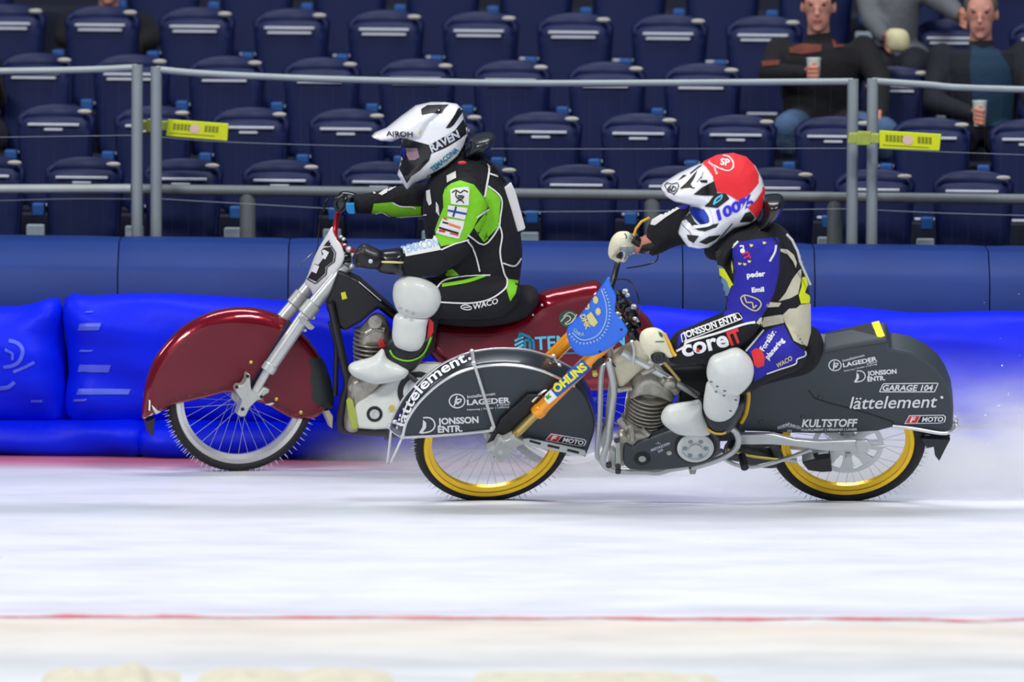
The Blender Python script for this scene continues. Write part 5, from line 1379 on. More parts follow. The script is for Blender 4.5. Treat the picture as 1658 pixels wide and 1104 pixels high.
# ---------------------------------------------------------------- near rider (blue, cream and yellow)
S1 = F1.hit(1262, 575, 0)
R1 = Frame(S1, 20, 0)
raw = MB()
raw.inflate(R1, [(1160, 420), (1168, 395), (1195, 375), (1240, 365), (1275, 378), (1298, 420), (1311, 475), (1313, 520), (1311, 560), (1296, 585), (1240, 592), (1215, 565), (1190, 522), (1172, 470)], 0, .17, .12, step=.014)
raw.inflate(R1, Z([(395, 80), (430, 55), (560, 30), (700, 30), (745, 90), (745, 200), (735, 310), (700, 440), (650, 560), (560, 640), (440, 660), (350, 600), (345, 510), (390, 400), (412, 320), (400, 200)], 12), .17, .07, .065, step=.012)
raw.limb([R1.hit(1225, 400, .08), R1.hit(1225, 400, .17)], [.085, .07])
raw.inflate(R1, [(1078, 568), (1092, 540), (1120, 528), (1165, 508), (1195, 500), (1235, 508), (1230, 530), (1205, 555), (1165, 578), (1110, 590), (1085, 585)], .21, .056, step=.012)
raw.inflate(R1, [(1046, 378), (1054, 358), (1078, 344), (1102, 332), (1125, 326), (1150, 332), (1180, 360), (1180, 395), (1120, 395), (1095, 398), (1064, 412), (1050, 410)], -.16, .055, step=.012)
raw.limb([R1.hit(1170, 375, -.16), R1.hit(1210, 395, -.10)], [.06, .08])
raw.limb([R1.hit(1200, 385, 0), R1.hit(1180, 350, 0)], [.075, .06]); raw.limb([R1.hit(1195, 400, 0), R1.hit(1168, 395, .02), R1.hit(1156, 405, .03)], [.09, .07, .045])
th = [(1178, 600), (1190, 572), (1215, 550), (1245, 535), (1285, 540), (1303, 565), (1304, 582), (1285, 594), (1250, 606), (1225, 622), (1200, 628), (1184, 618)]
raw.inflate(F1, th, .15, .09, .075, step=.014); raw.inflate(F1, [(x, y - 20) for x, y in th], -.12, .08, .075, step=.02)
raw.inflate(F1, Z([(1050, 200), (1100, 130), (1200, 80), (1350, 130), (1400, 230), (1360, 340), (1330, 450), (1260, 620), (1200, 680), (1080, 680), (1010, 560), (1020, 400)], 9), .15, .062, step=.012)
raw.inflate(F1, [(1150, 540), (1180, 530), (1200, 560), (1190, 620), (1170, 660), (1140, 650), (1130, 600)], -.14, .06, step=.02)
body1 = raw.voxel(.0075, 5)
rider1 = root_body(body1, 'person', 'black_cloth', S1.copy(), 'person leaning on the grey motorcycle in blue and cream suit, red covered helmet', 'person')
B = rider1; T = [body1.bvh()]
mb = MB()
mb.patch(Z([(398, 90), (430, 55), (560, 35), (735, 20), (746, 120), (742, 260), (705, 430), (650, 545), (600, 622), (560, 645), (470, 655), (460, 580), (430, 572), (330, 610), (345, 505), (390, 400), (412, 330), (400, 200)], 12), T)
mb.patch(Z([(505, 865), (640, 718), (775, 668), (835, 790), (930, 868), (932, 895), (860, 950), (720, 1010), (650, 1040), (560, 1090), (555, 985), (560, 930)], 12), T)
mb.patch(Z([(-10, 790), (0, 745), (30, 720), (60, 735), (20, 800), (-20, 850)], 12), T)
mb.build('blue_panels', 'royal_cloth', B)
mb = MB()
mb.patch(Z([(750, 105), (800, 110), (850, 150), (872, 210), (865, 250), (845, 200), (800, 145), (752, 125)], 12), T)
mb.patch(Z([(740, 495), (790, 430), (840, 330), (885, 268), (905, 255), (905, 330), (882, 440), (830, 470)], 12), T)
mb.patch(Z([(655, 500), (760, 505), (740, 535), (640, 540)], 12), T)
mb.patch(Z([(765, 600), (815, 550), (870, 545), (900, 520), (975, 512), (977, 700), (975, 815), (962, 832), (900, 815), (850, 790), (815, 715), (785, 650)], 12), T)
mb.patch(Z([(570, 655), (600, 618), (765, 592), (780, 655), (700, 675), (630, 690)], 12), T)
mb.build('cream_panels', 'cream_cloth', B)
mb = MB(); mb.patch(Z([(905, 320), (935, 312), (952, 370), (930, 430), (975, 460), (978, 510), (900, 512), (884, 450), (905, 380)], 12), T, .004)
for a in ([(268, 195), (285, 200), (300, 290), (285, 260)], [(300, 250), (340, 250), (410, 375), (395, 385), (350, 330), (310, 300)], [(360, 340), (380, 345), (395, 390), (380, 400)], [(395, 190), (408, 240), (405, 290), (392, 240)]): mb.patch(Z(a, 12), T, .005)
mb.build('yellow_panels', 'yellow_cloth', B)
mb = MB(); mb.patch(Z([(275, 215), (330, 240), (400, 372), (385, 405), (345, 495), (325, 420), (300, 320)], 12), T, .003); mb.patch(Z([(860, 60), (890, 100), (960, 300), (940, 310), (905, 250), (880, 150)], 12), T, .003); mb.build('pale_panels', 'pale_blue_cloth', B)
mb = MB()
mb.line(Z([(-20, 865), (40, 830), (55, 800), (200, 755), (300, 725), (470, 668), (562, 650)], 12), 3.4, T, .005); mb.line(Z([(500, 868), (560, 800), (632, 715)], 12), 2.6, T, .005)
mb.line(Z([(650, 1032), (740, 1000), (862, 958), (870, 925), (932, 900), (930, 868)], 12), 2.0, T, .005)
mb.line(Z([(25, 800), (15, 745), (440, 578), (468, 625), (35, 795)], 12), 1.4, T, .005, 0)
mb.line(Z([(715, 80), (705, 130), (670, 195)], 12), 3.0, T, .005); mb.line(Z([(390, 105), (440, 55)], 12), 3, T, .005)
mb.build('piping', 'white_cloth', B)
mb = MB()
mb.text('JONSSON ENTR.', *Z([(38, 775), (452, 628)], 12), 10, T, .005, .025)
mb.text('core', *Z([(30, 905), (372, 818)], 12), 25, T, .005, .03)
mb.text('peder', *Z([(505, 315), (640, 303)], 12), 8.5, T, .005, .04); mb.text('Emil', *Z([(540, 425), (630, 418)], 12), 7.5, T, .005, .04)
mb.text('re', *Z([(452, 85), (460, 138)], 12), 10, T, .005, .03)
mb.text('Forsäkr.', *Z([(632, 868), (722, 728)], 12), 8.5, T, .005, .02); mb.text('planering', *Z([(662, 925), (782, 790)], 12), 8, T, .005, .03)
mb.build('lettering', 'white', B, smooth=False)
mb = MB(); mb.text('IT', *Z([(382, 818), (470, 785)], 12), 21, T, .005, .045); mb.text('IT', *Z([(470, 140), (492, 190)], 12), 10, T, .005, .03)
mb.patch([(1130 + 3.2 * math.cos(i * .7), 566 + 3.2 * math.sin(i * .7)) for i in range(9)], T, .007, 2)
mb.build('lettering_red', 'sticker_red', B, smooth=False)
mb = MB(); mb.patch(Z([(540, 868), (570, 845), (615, 855), (638, 910), (630, 970), (585, 988), (558, 965)], 12), T, .004); mb.build('red_patch', 'sticker_red', B)
mb = MB(); mb.line(Z([(460, 470), (480, 448), (520, 452), (590, 482), (606, 520), (570, 562), (520, 545), (475, 510), (460, 470)], 12), 1.8, T, .005, 3); mb.line(Z([(485, 455), (500, 500), (545, 500), (550, 545), (575, 520)], 12), 1.8, T, .005, 0)
for a in ((540, 80), (630, 62), (490, 215), (522, 195), (455, 212)): x, y = Z([a], 12)[0]; mb.patch([(x - 3, y - 2), (x + 3, y - 1), (x + 1, y + 2), (x - 2, y + 2)], T, .005)
mb.text('WACO', *Z([(735, 985), (842, 925)], 12), 7, T, .005, .02, .2)
mb.build('straw_prints', 'straw', B, smooth=False)
mb = MB(); mb.tube([R1.hit(x, y, w) for (x, y), w in zip(Z([(800, 0), (840, 40), (880, 120), (900, 200), (935, 280), (975, 370)], 12), (.1, .13, .13, .12, .1, .08))], .006, 8); mb.build('back_strap', 'silver', B)
# guards and boot, near side
bp1 = [(1139, 650), (1160, 645), (1198, 640), (1208, 652), (1196, 678), (1181, 697), (1158, 699), (1142, 688)]
shell(F1, bp1, .20, .062, 'boot', 'grey_gloss', B)
bm = MB().inflate(F1, bp1, .20, .062, step=.02)
mb = MB(); mb.line(Z([(255, 520), (275, 560), (340, 610), (420, 620), (460, 605)], 16), 3.6, [bm.bvh()], .004); mb.build('boot_edge', 'amber', B)
shell(F1, Z([(655, 560), (700, 500), (800, 478), (900, 464), (980, 455), (995, 560), (1062, 690), (1000, 712), (900, 715), (780, 700), (690, 642), (658, 602)], 9), .215, .055, 'boot_cover', 'guard', B)
sg, sgm = shell(F1, Z([(1040, 290), (1010, 370), (998, 450), (1000, 520), (1040, 580), (1120, 606), (1200, 590), (1265, 530), (1292, 430), (1285, 388), (1200, 330)], 9), .235, .045, 'shin_guard', 'guard', B)
kg, kgm = shell(F1, Z([(1060, 100), (1130, 72), (1270, 30), (1370, 92), (1408, 172), (1396, 270), (1332, 350), (1272, 384), (1150, 362), (1062, 322), (1025, 240), (1030, 160)], 9), .24, .065, 'knee_guard', 'guard', B)
Tg = [kgm.bvh(), sgm.bvh()]
mb = MB()
for p in ((1063, 290), (1112, 328), (1100, 372), (1172, 363), (1165, 403), (1260, 438), (1218, 526)): mb.patch(Z([(p[0] - 11, p[1] - 5), (p[0] + 9, p[1] - 3), (p[0] + 11, p[1] + 5), (p[0] - 8, p[1] + 5)], 9), Tg, .002, 2)
mb.build('guard_slots', 'engine_dark', kg)
# gloves
g = MB(); g.inflate(R1, Z([(285, 455), (305, 405), (370, 385), (430, 405), (455, 445), (485, 520), (500, 560), (440, 560), (400, 560), (345, 555), (305, 510)], 6), .26, .050, step=.009)
grip_fingers(g, R1, 1064, 572, (.215, .238, .260, .281), .029, 120, (-70, -85, -80, -60), .0120)
thumb(g, [R1.hit(1078, 566, .21), R1.hit(1078, 582, .215), R1.hit(1070, 588, .23)], .012)
g = g.voxel(.004, 2); g.build('glove', 'glove_cream', B, auto=0); Tl = [g.bvh()]
mb = MB(); mb.patch(Z([(400, 408), (425, 418), (430, 445), (412, 435)], 6), Tl, .003); mb.line(Z([(385, 468), (438, 468)], 6), 1.4, Tl, .003, 0); mb.build('glove_print', 'ink_green', B)
mb = MB(); mb.ell(R1.hit(1066, 578, .30), .034, .03, .03); mb.lathe(R1.hit(1066, 578, .325), R1.n, [(0, 0), (.022, 0), (.022, .012), (.012, .014), (.01, .01), (0, .01)], 20); mb.build('grip_end', 'black', B, auto=40)
mb = MB(); mb.tube([R1.hit(x, y, .275) for x, y in Z([(440, 420), (470, 480), (490, 530), (510, 555)], 6)], .008, 8); mb.build('cuff_edge', 'amber', B)
g = MB(); g.inflate(R1, Z([(145, 590), (160, 470), (210, 350), (290, 275), (380, 258), (490, 268), (540, 350), (635, 430), (645, 520), (600, 590), (480, 620), (350, 560), (260, 660), (200, 700), (160, 650)], 14), -.19, .045, step=.009)
grip_fingers(g, R1, 1004, 412, (-.235, -.214, -.192, -.170), .028, 130, (-95, -105, -100, -80), .0115)
thumb(g, [R1.hit(1012, 400, -.15), R1.hit(1014, 414, -.15), R1.hit(1010, 422, -.16)], .0115)
g = g.voxel(.004, 2); g.build('glove', 'glove_cream', B, auto=0); Tl = [g.bvh()]
mb = MB(); mb.line(Z([(415, 285), (450, 330), (440, 370)], 14), 1.8, Tl, .003, 0); mb.build('glove_print', 'ink_green', B)
mb = MB(); mb.patch(Z([(330, 500), (460, 500), (640, 490), (640, 600), (480, 640), (470, 730), (430, 740), (380, 640), (340, 580)], 14), Tl, .002); mb.build('glove_palm', 'concrete', B)
mb = MB(); mb.tube([R1.hit(x, y, -.16) for x, y in Z([(560, 370), (640, 420), (700, 500), (700, 580)], 14)], .020, 10); mb.build('wrist_strap', 'black', B)
Ta = T
mb = MB(); mb.limb([R1.hit(1034, 399, -.18), R1.hit(1050, 394, -.165), R1.hit(1064, 388, -.16)], [.034, .040, .040]); mb.build('wrist_skin', 'skin', B)
mb = MB(); mb.patch(Z([(700, 470), (800, 440), (850, 430), (900, 450), (860, 560), (780, 620), (700, 640), (660, 560)], 14), [mb_.bvh() for mb_ in [MB().limb([R1.hit(1034, 399, -.18), R1.hit(1050, 394, -.165), R1.hit(1064, 388, -.16)], [.034, .040, .040])]], .003); mb.build('wrist_guard', 'black', B)
mb = MB(); mb.tube([R1.hit(x, y, -.15) for x, y in Z([(290, 660), (305, 610), (345, 560), (400, 533)], 5)], .006, 8); mb.build('sleeve_ring', 'amber', B)
mb = MB(); mb.patch(Z([(410, 583), (420, 552), (520, 490), (600, 450), (615, 470), (520, 530), (440, 588)], 5), Ta, .004); mb.build('sleeve_stripe', 'white_cloth', B)
mb = MB(); mb.patch(Z([(600, 450), (640, 430), (690, 445), (660, 475), (615, 478)], 5), Ta, .004); mb.build('sleeve_patch', 'royal_cloth', B)
# helmet
HF = Frame(R1.hit(1165, 330, .0), 8, 0)
hs = Z([(770, 150), (880, 97), (990, 84), (1080, 110), (1150, 170), (1195, 255), (1218, 340), (1205, 460), (1160, 545), (1100, 580), (1000, 605), (905, 680), (820, 742), (740, 750), (668, 735), (632, 690), (600, 640), (622, 570), (680, 492), (690, 430), (700, 330), (730, 220)], 5)
hm = MB(); hm.inflate(HF, hs, 0, .128, .11, step=.009, smooth=1); hel = hm.build('helmet', 'helmet_white', B, auto=0); Th = [hm.bvh()]
pk = MB(); pk.inflate(HF, Z([(475, 312), (500, 290), (600, 228), (700, 180), (765, 152), (810, 185), (850, 250), (880, 345), (940, 365), (1020, 412), (960, 450), (860, 467), (780, 455), (700, 440), (580, 415), (505, 372)], 5), 0, .142, .09, step=.009, smooth=0)
pko = pk.build('helmet_peak', 'helmet_white', hel, auto=0); Tp = [pk.bvh(), Th[0]]
mb = MB(); mb.patch(Z([(770, 148), (880, 95), (990, 82), (1080, 108), (1130, 160), (1165, 230), (1168, 290), (1120, 350), (1070, 395), (1030, 415), (985, 388), (940, 362), (880, 352), (862, 290), (840, 230), (805, 180)], 5), Tp, .004)
mb.patch(Z([(1093, 462), (1150, 410), (1192, 345), (1206, 262), (1222, 340), (1206, 460), (1162, 548)], 5), Th, .004); mb.build('helmet_cover', 'helmet_red', hel)
mb = MB(); mb.patch(Z([(625, 560), (690, 500), (720, 560), (760, 600), (890, 572), (870, 600), (790, 630), (740, 622), (680, 570), (660, 545)], 5), Th, .003)
mb.patch(Z([(665, 655), (750, 662), (712, 712), (678, 690)], 5), Th, .003); mb.patch(Z([(750, 705), (820, 665), (900, 655), (860, 690), (800, 720)], 5), Th, .003)
mb.patch(Z([(1035, 565), (1075, 500), (1110, 490), (1140, 530), (1120, 560)], 5), Th, .003)
mb.patch(Z([(710, 370), (770, 320), (860, 275), (878, 350), (862, 378), (780, 378)], 5), Tp, .003); mb.patch(Z([(790, 455), (870, 360), (940, 365), (965, 400), (880, 465)], 5), Tp, .003)
mb.patch(Z([(620, 325), (660, 290), (740, 200), (720, 250), (690, 300), (715, 325)], 5), Tp, .003); mb.patch(Z([(600, 275), (640, 235), (665, 235)], 5), Tp, .003); mb.patch(Z([(755, 270), (812, 268), (808, 290), (760, 285)], 5), Tp, .003)
mb.line(Z([(510, 310), (525, 290), (560, 300), (600, 290), (610, 310), (595, 350), (575, 370), (530, 350), (510, 310)], 5), 1.4, Tp, .004, 0)
mb.line(Z([(880, 690), (960, 600), (985, 570)], 5), 1.2, Th, .004, 0)
mb.line(Z([(620, 330), (680, 315), (720, 325)], 5), 1.6, Tp, .004, 0); mb.line(Z([(690, 225), (740, 185), (770, 165)], 5), 1.6, Tp, .004, 0); mb.line(Z([(775, 215), (765, 250), (735, 285)], 5), 1.0, Tp, .004, 3); mb.line(Z([(610, 560), (690, 640), (700, 660)], 5), 1.0, Th, .004, 0)
mb.build('helmet_trim', 'ink', hel)
mb = MB(); mb.text('6D', *Z([(528, 345), (588, 358)], 5), 9, Tp, .005, .03, .2); mb.build('peak_mark', 'ink', hel, smooth=False)
mb = MB(); mb.line(Z([(855, 440), (870, 400), (915, 370)], 5), 3, Tp, .005, 4); mb.line(Z([(865, 430), (905, 400), (915, 370)], 5), 2, Tp, .005, 4); mb.build('helmet_mark', 'sky_ink', hel, smooth=False)
mb = MB(); mb.text('100%', *Z([(885, 552), (1145, 430)], 5), 15.5, Th, .005, .045, .15); mb.build('strap_lettering', 'ink_blue', hel, smooth=False)
mb = MB(); mb.patch(Z([(683, 455), (740, 462), (800, 480), (815, 520), (825, 565), (770, 590), (725, 545), (695, 500)], 5), Th, .005); mb.build('goggle_lens', 'visor', hel)
mb = MB(); mb.line(Z([(800, 470), (830, 520), (830, 575), (760, 596), (715, 600)], 5), 5, Th, .006); mb.build('goggle_frame', 'helmet_white', hel)
mb = MB(); mb.line(Z([(858, 168), (900, 190), (950, 205), (985, 190), (990, 150), (965, 112), (920, 100)], 5), 1.8, Tp, .006, 4); mb.text('SP', *Z([(900, 165), (965, 172)], 5), 10, Tp, .006, .03); text_path(mb, 'Sauna Hoods', Z([(815, 152), (850, 180), (872, 232)], 5), 4.5, Tp, .006, .02)
mb.build('cover_print', 'sticker_orange' if 0 else 'plate_white', hel, smooth=False)
mb = MB(); mb.inflate(HF, Z([(850, 760), (870, 740), (940, 660), (1000, 610), (1100, 585), (1160, 560), (1190, 600), (1130, 660), (1060, 720), (1000, 760), (960, 830), (930, 880), (880, 840)], 5), 0, .12, .05, step=.012); mb.build('neck_scarf', 'black_cloth', B, auto=0)
mb = MB(); mb.inflate(HF, Z([(1205, 395), (1230, 380), (1310, 375), (1350, 400), (1345, 460), (1300, 530), (1240, 590), (1150, 640), (1050, 700), (960, 760), (880, 800), (850, 760), (930, 690), (1020, 640), (1130, 590), (1190, 530)], 5), 0, .13, .06, step=.012); mb.build('neck_brace', 'black_gloss', B, auto=0)
mb = MB(); mb.ell(HF.hit(*Z([(1130, 665)], 5)[0], .14), .024, .008, .012); mb.build('brace_badge', 'sticker_red', B)
# ================================================================== spectators
AX = Frame((0, 0, 0), 0, YAW)
def spectator(k, chin, label, coat, hair, joints, cup=None, shirt=None, face=True, bulk=1.0, jeans='jacket'):
    """chin = pixel of the chin; joints = dict of pixel + forward offset (m)"""
    Y0 = ROWY[k]
    def P(px, py, fwd=0.0): return rowpt(px, py, Y0 - fwd)
    cx, cy = chin
    X, N_, Zv = AX.e1, AX.n, AX.e2
    base = P(cx, cy + 200, 0.1)
    raw = MB()
    J = joints
    sh = [P(*J['shoulder_a'], .08), P(*J['shoulder_b'], .08)]
    hip = P(cx, J['hip'], .06)
    neck = P(cx, cy + 16, .05)
    # torso as stacked ellipses
    rings = []
    top = (sh[0] + sh[1]) / 2
    for t in range(9):
        q = t / 8; c = hip.lerp(top, q); w_ = ((sh[1] - sh[0]).length / 2) * (.78 + .24 * q) * bulk; d = .13 * (1 + .15 * math.sin(q * 3))
        if t == 8: w_ *= .8; d *= .8; c = c + Zv * .03
        rings.append([c + X * w_ * math.cos(a) + N_ * d * math.sin(a) for a in [i * math.pi / 10 for i in range(20)]])
    raw.loft(rings, True); raw.add(rings[0], [tuple(range(20))]); raw.add(rings[-1], [tuple(range(20))[::-1]])
    raw.limb([top, neck + Zv * .03], [.085, .06])
    for s_ in ('a', 'b'):
        S_, E, H_ = P(*J['shoulder_' + s_], .06), P(*J['elbow_' + s_]), P(*J['hand_' + s_])
        raw.limb([S_, E], [.072, .058]); raw.limb([E, H_], [.056, .040])
    for s_ in ('a', 'b'):
        Kn = P(*J['knee_' + s_]); raw.limb([hip + X * (-.09 if s_ == 'a' else .09), Kn], [.09, .066])
    b_ = raw.voxel(.012, 4)
    root = root_body(b_, 'person', coat, base, label, 'person'); T = [b_.bvh()]
    mb = MB()
    for s_ in ('a', 'b'):
        Kn = P(*J['knee_' + s_]); mb.limb([(hip + X * (-.09 if s_ == 'a' else .09)).lerp(Kn, .45), Kn], [.088, .07]); mb.limb([Kn, Kn + Vector((0, .03, -.10))], [.066, .05])
    mb.voxel(.012, 3).build('trousers', jeans, root, auto=0)
    # head
    hc = P(cx, cy, .08) + Zv * .115
    mb = MB(); mb.ell(hc + Zv * .03, .075, .092, .10, (X, N_, Zv)); mb.ell(hc - Zv * .045 + N_ * .018, .055, .068, .075, (X, N_, Zv)); mb.limb([hc - Zv * .05 - N_ * .01, neck], [.052, .056])
    mb.ell(hc + N_ * .095 - Zv * .005, .012, .016, .024, (X, N_, Zv)); mb.ell(hc + N_ * .105 - Zv * .022, .016, .012, .010, (X, N_, Zv))
    for s_ in (-1, 1): mb.ell(hc + X * .078 * s_ + Zv * .005, .010, .018, .030, (X, N_, Zv)); mb.ell(hc + X * .03 * s_ + N_ * .078 + Zv * .040, .022, .010, .007, (X, N_, Zv))
    mb.ell(hc - Zv * .095 + N_ * .062, .022, .018, .016, (X, N_, Zv))
    mb.voxel(.006, 2).build('head', 'skin_pale', root, auto=0)
    mb = MB()
    mb.ell(hc - Zv * .052 + N_ * .083, .026, .008, .006, (X, N_, Zv)); mb.ell(hc - Zv * .061 + N_ * .082, .022, .008, .006, (X, N_, Zv)); mb.build('lips', 'lip', root)
    mb = MB()
    for s_ in (-1, 1): mb.ell(hc + X * .03 * s_ + N_ * .084 + Zv * .022, .012, .006, .006, (X, N_, Zv))
    mb.build('eyes', 'ink', root)
    mb = MB(); mb.ell(hc + Zv * .055 - N_ * .012, .085, .098, .095, (X, N_, Zv))
    for v in mb.v:
        d = v - hc
        if d.dot(N_) > .05 and d.dot(Zv) < .085: v -= N_ * (d.dot(N_) - .05)
        if d.dot(Zv) < -.03: v += Zv * (-.03 - d.dot(Zv))
    mb.build('hair', hair, root, auto=0)
    # hands with five fingers
    for s_ in ('a', 'b'):
        H_ = P(*J['hand_' + s_]); E = P(*J['elbow_' + s_]); d = (H_ - E).normalized()
        mb = MB(); side = 1 if s_ == 'a' else -1
        mb.ell(H_ + d * .035, .042, .024, .036, (d, N_, Zv))
        cupc = H_ + d * .07 + N_ * .01
        for q, L in enumerate((.9, 1, .95, .78)):
            z = .030 - q * .020; pts = []
            for j in range(6):
                a = math.radians(-10 + 38 * j * L)
                pts.append(H_ + d * (.045 + .040 * math.sin(a) * 1.15) + N_ * (.034 * math.cos(a) + .012) * 1.0 + Zv * z)
            mb.limb(pts, [.0098, .0096, .0094, .009, .0086, .0078], 10)
        mb.limb([H_ + d * .02 + N_ * .02 + Zv * .02, H_ + d * .045 + N_ * .03 + Zv * .045, H_ + d * .07 + N_ * .028 + Zv * .05], [.013, .011, .009], 10)
        mb.voxel(.0035, 1).build('hand', 'skin', root, auto=0)
        if cup == s_:
            c = H_ + d * .062 + N_ * .004 - Zv * .045
            mb2 = MB(); mb2.lathe(c, Zv, [(0, 0), (.026, 0), (.034, .115), (.036, .118), (.036, .121), (.033, .120), (.026, .02), (0, .02)], 28)
            cp = mb2.build('paper_cup', 'paper_cup', None, auto=40); cp.data.transform(Matrix.Translation(-c)); cp.location = c
            tag(cp, cup_label, 'cup', 'paper cups held by spectators')
    if shirt:
        mb = MB(); mb.patch(shirt[1], T, .006, 4); mb.build('shirt', shirt[0], root)
    return root, T
cup_label = 'white paper cup held by the spectator in the dark hoodie'
s1, Ts = spectator(2, (1325, 52), 'seated spectator in a dark hoodie with rust print, one hand round a white cup', 'hoodie', 'hair_brown',
    dict(shoulder_a=(1262, 82), shoulder_b=(1398, 80), hip=205, elbow_a=(1246, 118, .22), hand_a=(1302, 119, .36), elbow_b=(1425, 130, .2), hand_b=(1425, 186, .42), knee_a=(1275, 205, .5), knee_b=(1432, 212, .5)), cup='a', bulk=1.05, jeans='denim')
mb = MB(); mb.patch([(1278, 78), (1300, 72), (1330, 74), (1330, 84), (1300, 88), (1280, 86)], Ts, .006, 4); mb.patch([(1345, 66), (1380, 62), (1384, 74), (1350, 78)], Ts, .006, 4); mb.patch([(1234, 100), (1262, 98), (1262, 106), (1236, 108)], Ts, .006, 4); mb.build('chest_print', 'hoodie_print', s1)
cup_label = 'white paper cup held low by the spectator in the teal shirt'
s2, _ = spectator(2, (1588, 64), 'seated spectator in a dark jacket over a teal shirt, cup held low', 'jacket', 'hair_grey',
    dict(shoulder_a=(1525, 92), shoulder_b=(1655, 90), hip=225, elbow_a=(1512, 165, .2), hand_a=(1572, 184, .38), elbow_b=(1675, 170, .2), hand_b=(1672, 205, .4), knee_a=(1545, 235, .5), knee_b=(1640, 235, .5)), cup='a', shirt=('teal_shirt', [(1574, 72), (1590, 80), (1612, 74), (1634, 110), (1640, 150), (1636, 205), (1578, 205), (1574, 150), (1570, 110)]), bulk=1.05)
s3, _ = spectator(3, (1452, -62), 'spectator in a grey coat with an outstretched arm, head out of view', 'grey_coat', 'hair_brown',
    dict(shoulder_a=(1405, -20), shoulder_b=(1495, -18), hip=95, elbow_a=(1412, 30, .15), hand_a=(1432, 60, .3), elbow_b=(1535, 8, .2), hand_b=(1552, 24, .3), knee_a=(1425, 112, .42), knee_b=(1480, 112, .42)), bulk=.9)
s4, _ = spectator(4, (177, 8), 'spectator behind the seats above the mudguard with only the chin in view', 'hoodie', 'hair_brown',
    dict(shoulder_a=(118, 34), shoulder_b=(236, 34), hip=80, elbow_a=(105, 60, .1), hand_a=(140, 75, .2), elbow_b=(250, 60, .1), hand_b=(215, 75, .2), knee_a=(150, 80, .3), knee_b=(205, 80, .3)))
s5, _ = spectator(2, (-42, 68), 'spectator in black at the picture edge, only a hand and shoulder showing', 'hoodie', 'hair_brown',
    dict(shoulder_a=(-100, 98), shoulder_b=(-22, 98), hip=215, elbow_a=(-110, 160, .1), hand_a=(-70, 190, .3), elbow_b=(-8, 160, .12), hand_b=(-12, 132, .34), knee_a=(-80, 225, .4), knee_b=(-20, 225, .4)))
# beige bag beside the grey coat
F = Frame(rowpt(1452, 66, ROWY[2] - .02), 0, YAW)
mb = MB(); mb.inflate(F, [(1436, 50), (1452, 46), (1470, 52), (1472, 80), (1455, 84), (1438, 80)], .14, .05, step=.02)
o = mb.build('bag', 'beige', None, auto=0); c = F.hit(1452, 80); o.data.transform(Matrix.Translation(-c)); o.location = c; tag(o, 'small beige bag on the seat between the two cup holding spectators', 'bag')

# ================================================================== foreground snow heaps
def heap(x0, x1, h, label, seed):
    r = random.Random(seed); a = at_z(x0, 1118); b_ = at_z(x1, 1118); n = 40; m_ = 14; D = 1.1
    vs = []; ph = [r.random() * 6 for _ in range(6)]
    for j in range(m_ + 1):
        for i in range(n + 1):
            u = i / n; v = j / m_
            e = math.sin(u * math.pi) ** .5 * math.sin(v * math.pi) ** .6 if 0 < u < 1 and 0 < v < 1 else 0
            z = h * e * (.75 + .25 * math.sin(u * 11 + ph[0]) + .12 * math.sin(u * 27 + v * 5 + ph[1]) + .1 * math.sin(v * 13 + ph[2]))
            vs.append(Vector((a.x + (b_.x - a.x) * u, a.y - .4 + D * v, max(z, 0) - .004)) - Vector((a.x, a.y, 0)))
    fs = [(j * (n + 1) + i, j * (n + 1) + i + 1, (j + 1) * (n + 1) + i + 1, (j + 1) * (n + 1) + i) for j in range(m_) for i in range(n)]
    mb = MB(); mb.add(vs, fs); o = mb.build('snow_heap', 'snow', None, auto=0); o.location = (a.x, a.y, 0)
    tag(o, label, 'snow heap', 'dirty snow heaps on the infield edge')
heap(60, 290, .070, 'dirty cream snow heap at the infield edge below the silver front wheel', 1)
heap(312, 640, .062, 'long cream snow heap at the infield edge, below the gold front wheel', 2)
heap(760, 1180, .022, 'low faint snow ridge at the infield edge below the near engine', 3)

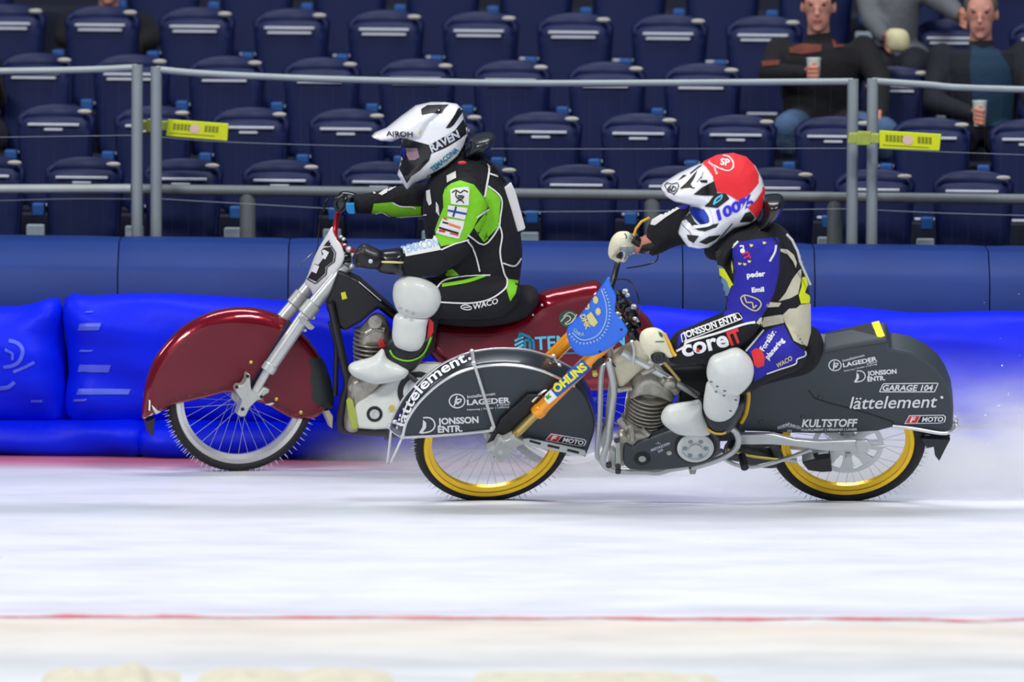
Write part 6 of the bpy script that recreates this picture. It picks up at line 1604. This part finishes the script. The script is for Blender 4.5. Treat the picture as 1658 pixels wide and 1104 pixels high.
# ================================================================== ice spray
def spray(name, label, ells, dens, scale=6.0, thr=.38):
    base = Vector(ells[0][0]); base.z = 0
    mb = MB()
    (x0, x1), (y0, y1), zt = ells[1], ells[2], ells[3]
    mb.box(Vector(((x0 + x1) / 2, (y0 + y1) / 2, zt / 2 + .002)), x1 - x0, y1 - y0, zt)
    v = mb
    for p in v.v:
        if p.z < .004: p.z = .004
    mt = bpy.data.materials.new(name); mt.use_nodes = True; nt = mt.node_tree
    nt.nodes.remove(nt.nodes['Principled BSDF']); out = nt.nodes['Material Output']
    pv = nt.nodes.new('ShaderNodeVolumePrincipled'); pv.inputs['Color'].default_value = (1, 1, 1, 1); pv.inputs['Anisotropy'].default_value = 0
    tc = nt.nodes.new('ShaderNodeTexCoord'); mp = nt.nodes.new('ShaderNodeMapping'); mp.inputs['Scale'].default_value = (.45, 1, 1.3); mp.inputs['Rotation'].default_value = (0, math.radians(14), 0)
    n = nt.nodes.new('ShaderNodeTexNoise'); n.inputs['Scale'].default_value = scale; n.inputs['Detail'].default_value = 5; n.inputs['Roughness'].default_value = .62
    nt.links.new(tc.outputs['Object'], mp.inputs[0]); nt.links.new(mp.outputs[0], n.inputs['Vector'])
    mr = nt.nodes.new('ShaderNodeMapRange'); mr.inputs[1].default_value = thr; mr.inputs[2].default_value = thr + .3; mr.inputs[3].default_value = 0; mr.inputs[4].default_value = dens
    nt.links.new(n.outputs[0], mr.inputs[0])
    # thins out with height, and toward the rim of the cloud
    sx = nt.nodes.new('ShaderNodeSeparateXYZ'); nt.links.new(tc.outputs['Object'], sx.inputs[0])
    hz = nt.nodes.new('ShaderNodeMapRange'); hz.interpolation_type = 'SMOOTHSTEP'; hz.inputs[1].default_value = 0; hz.inputs[2].default_value = zt; hz.inputs[3].default_value = 1.0; hz.inputs[4].default_value = 0.0
    nt.links.new(sx.outputs[2], hz.inputs[0])
    gx = nt.nodes.new('ShaderNodeTexCoord'); sg_ = nt.nodes.new('ShaderNodeSeparateXYZ'); nt.links.new(gx.outputs['Generated'], sg_.inputs[0])
    acc = None
    for k in (0, 1):
        a = nt.nodes.new('ShaderNodeMath'); a.operation = 'MULTIPLY_ADD'; a.inputs[1].default_value = 2; a.inputs[2].default_value = -1; nt.links.new(sg_.outputs[k], a.inputs[0])
        b2 = nt.nodes.new('ShaderNodeMath'); b2.operation = 'ABSOLUTE'; nt.links.new(a.outputs[0], b2.inputs[0])
        c2 = nt.nodes.new('ShaderNodeMapRange'); c2.interpolation_type = 'SMOOTHSTEP'; c2.inputs[1].default_value = .35; c2.inputs[2].default_value = .98; c2.inputs[3].default_value = 1; c2.inputs[4].default_value = 0; nt.links.new(b2.outputs[0], c2.inputs[0])
        if acc is None: acc = c2.outputs[0]
        else:
            m2 = nt.nodes.new('ShaderNodeMath'); m2.operation = 'MULTIPLY'; nt.links.new(acc, m2.inputs[0]); nt.links.new(c2.outputs[0], m2.inputs[1]); acc = m2.outputs[0]
    hp = nt.nodes.new('ShaderNodeMath'); hp.operation = 'POWER'; hp.inputs[1].default_value = 3.6; nt.links.new(hz.outputs[0], hp.inputs[0])
    m1 = nt.nodes.new('ShaderNodeMath'); m1.operation = 'MULTIPLY'; nt.links.new(mr.outputs[0], m1.inputs[0]); nt.links.new(hp.outputs[0], m1.inputs[1])
    m3 = nt.nodes.new('ShaderNodeMath'); m3.operation = 'MULTIPLY'; nt.links.new(m1.outputs[0], m3.inputs[0]); nt.links.new(acc, m3.inputs[1])
    nt.links.new(m3.outputs[0], pv.inputs['Density']); nt.links.new(pv.outputs[0], out.inputs['Volume'])
    _M[name] = mt
    me = bpy.data.meshes.new(name); me.from_pydata([p - base for p in v.v], [], v.f); me.materials.append(mt); me.update()
    o = bpy.data.objects.new(name, me); COL.objects.link(o); o.location = base
    return tag(o, label, 'ice spray', kind='stuff')
p = F1.P(F1.uv(1372, 712)[0], 0)
spray('ice_spray', 'white plume of ice spray thrown up behind the gold rear wheel',
      [(p, 0), (p.x - .9, p.x + 3.0), (p.y - .02, p.y + .9), .92], 17, 4.0, .32)
q = F2.P(F2.uv(925, 700)[0], 0)
spray('ice_spray', 'thin white haze of ice spray around the hidden rear wheel of the dark red motorcycle',
      [(q, 0), (q.x - 1.3, q.x + 1.7), (q.y - .5, q.y + .25), .42], 8, 5.0, .36)
# flying chips of ice in the plume
r = random.Random(11); mb = MB()
for i in range(520):
    t = r.random() ** .7; x = p.x + .05 + t * 1.9; z = abs(r.gauss(0, .16 + .28 * t)) + .01; y = p.y + .35 + r.gauss(0, .15); s_ = .0010 + r.random() ** 4 * .0032
    c = Vector((x, y, z)); a = r.random() * 3
    ax = (Vector((math.cos(a), math.sin(a), .2)).normalized(), Vector((-math.sin(a), math.cos(a), 0)), Vector((-.2 * math.cos(a), -.2 * math.sin(a), 1)).normalized())
    if z < .95: mb.ell(c, s_ * 3.0, s_, s_ * .7, ax, 6, 4)
o = mb.build('ice_chips', 'ice_chip', None, auto=0); o.data.transform(Matrix.Translation(-Vector((p.x, p.y, 0)))); o.location = (p.x, p.y, 0)
tag(o, 'loose ice chips flying in the plume behind the gold rear wheel', 'ice chips', kind='stuff')
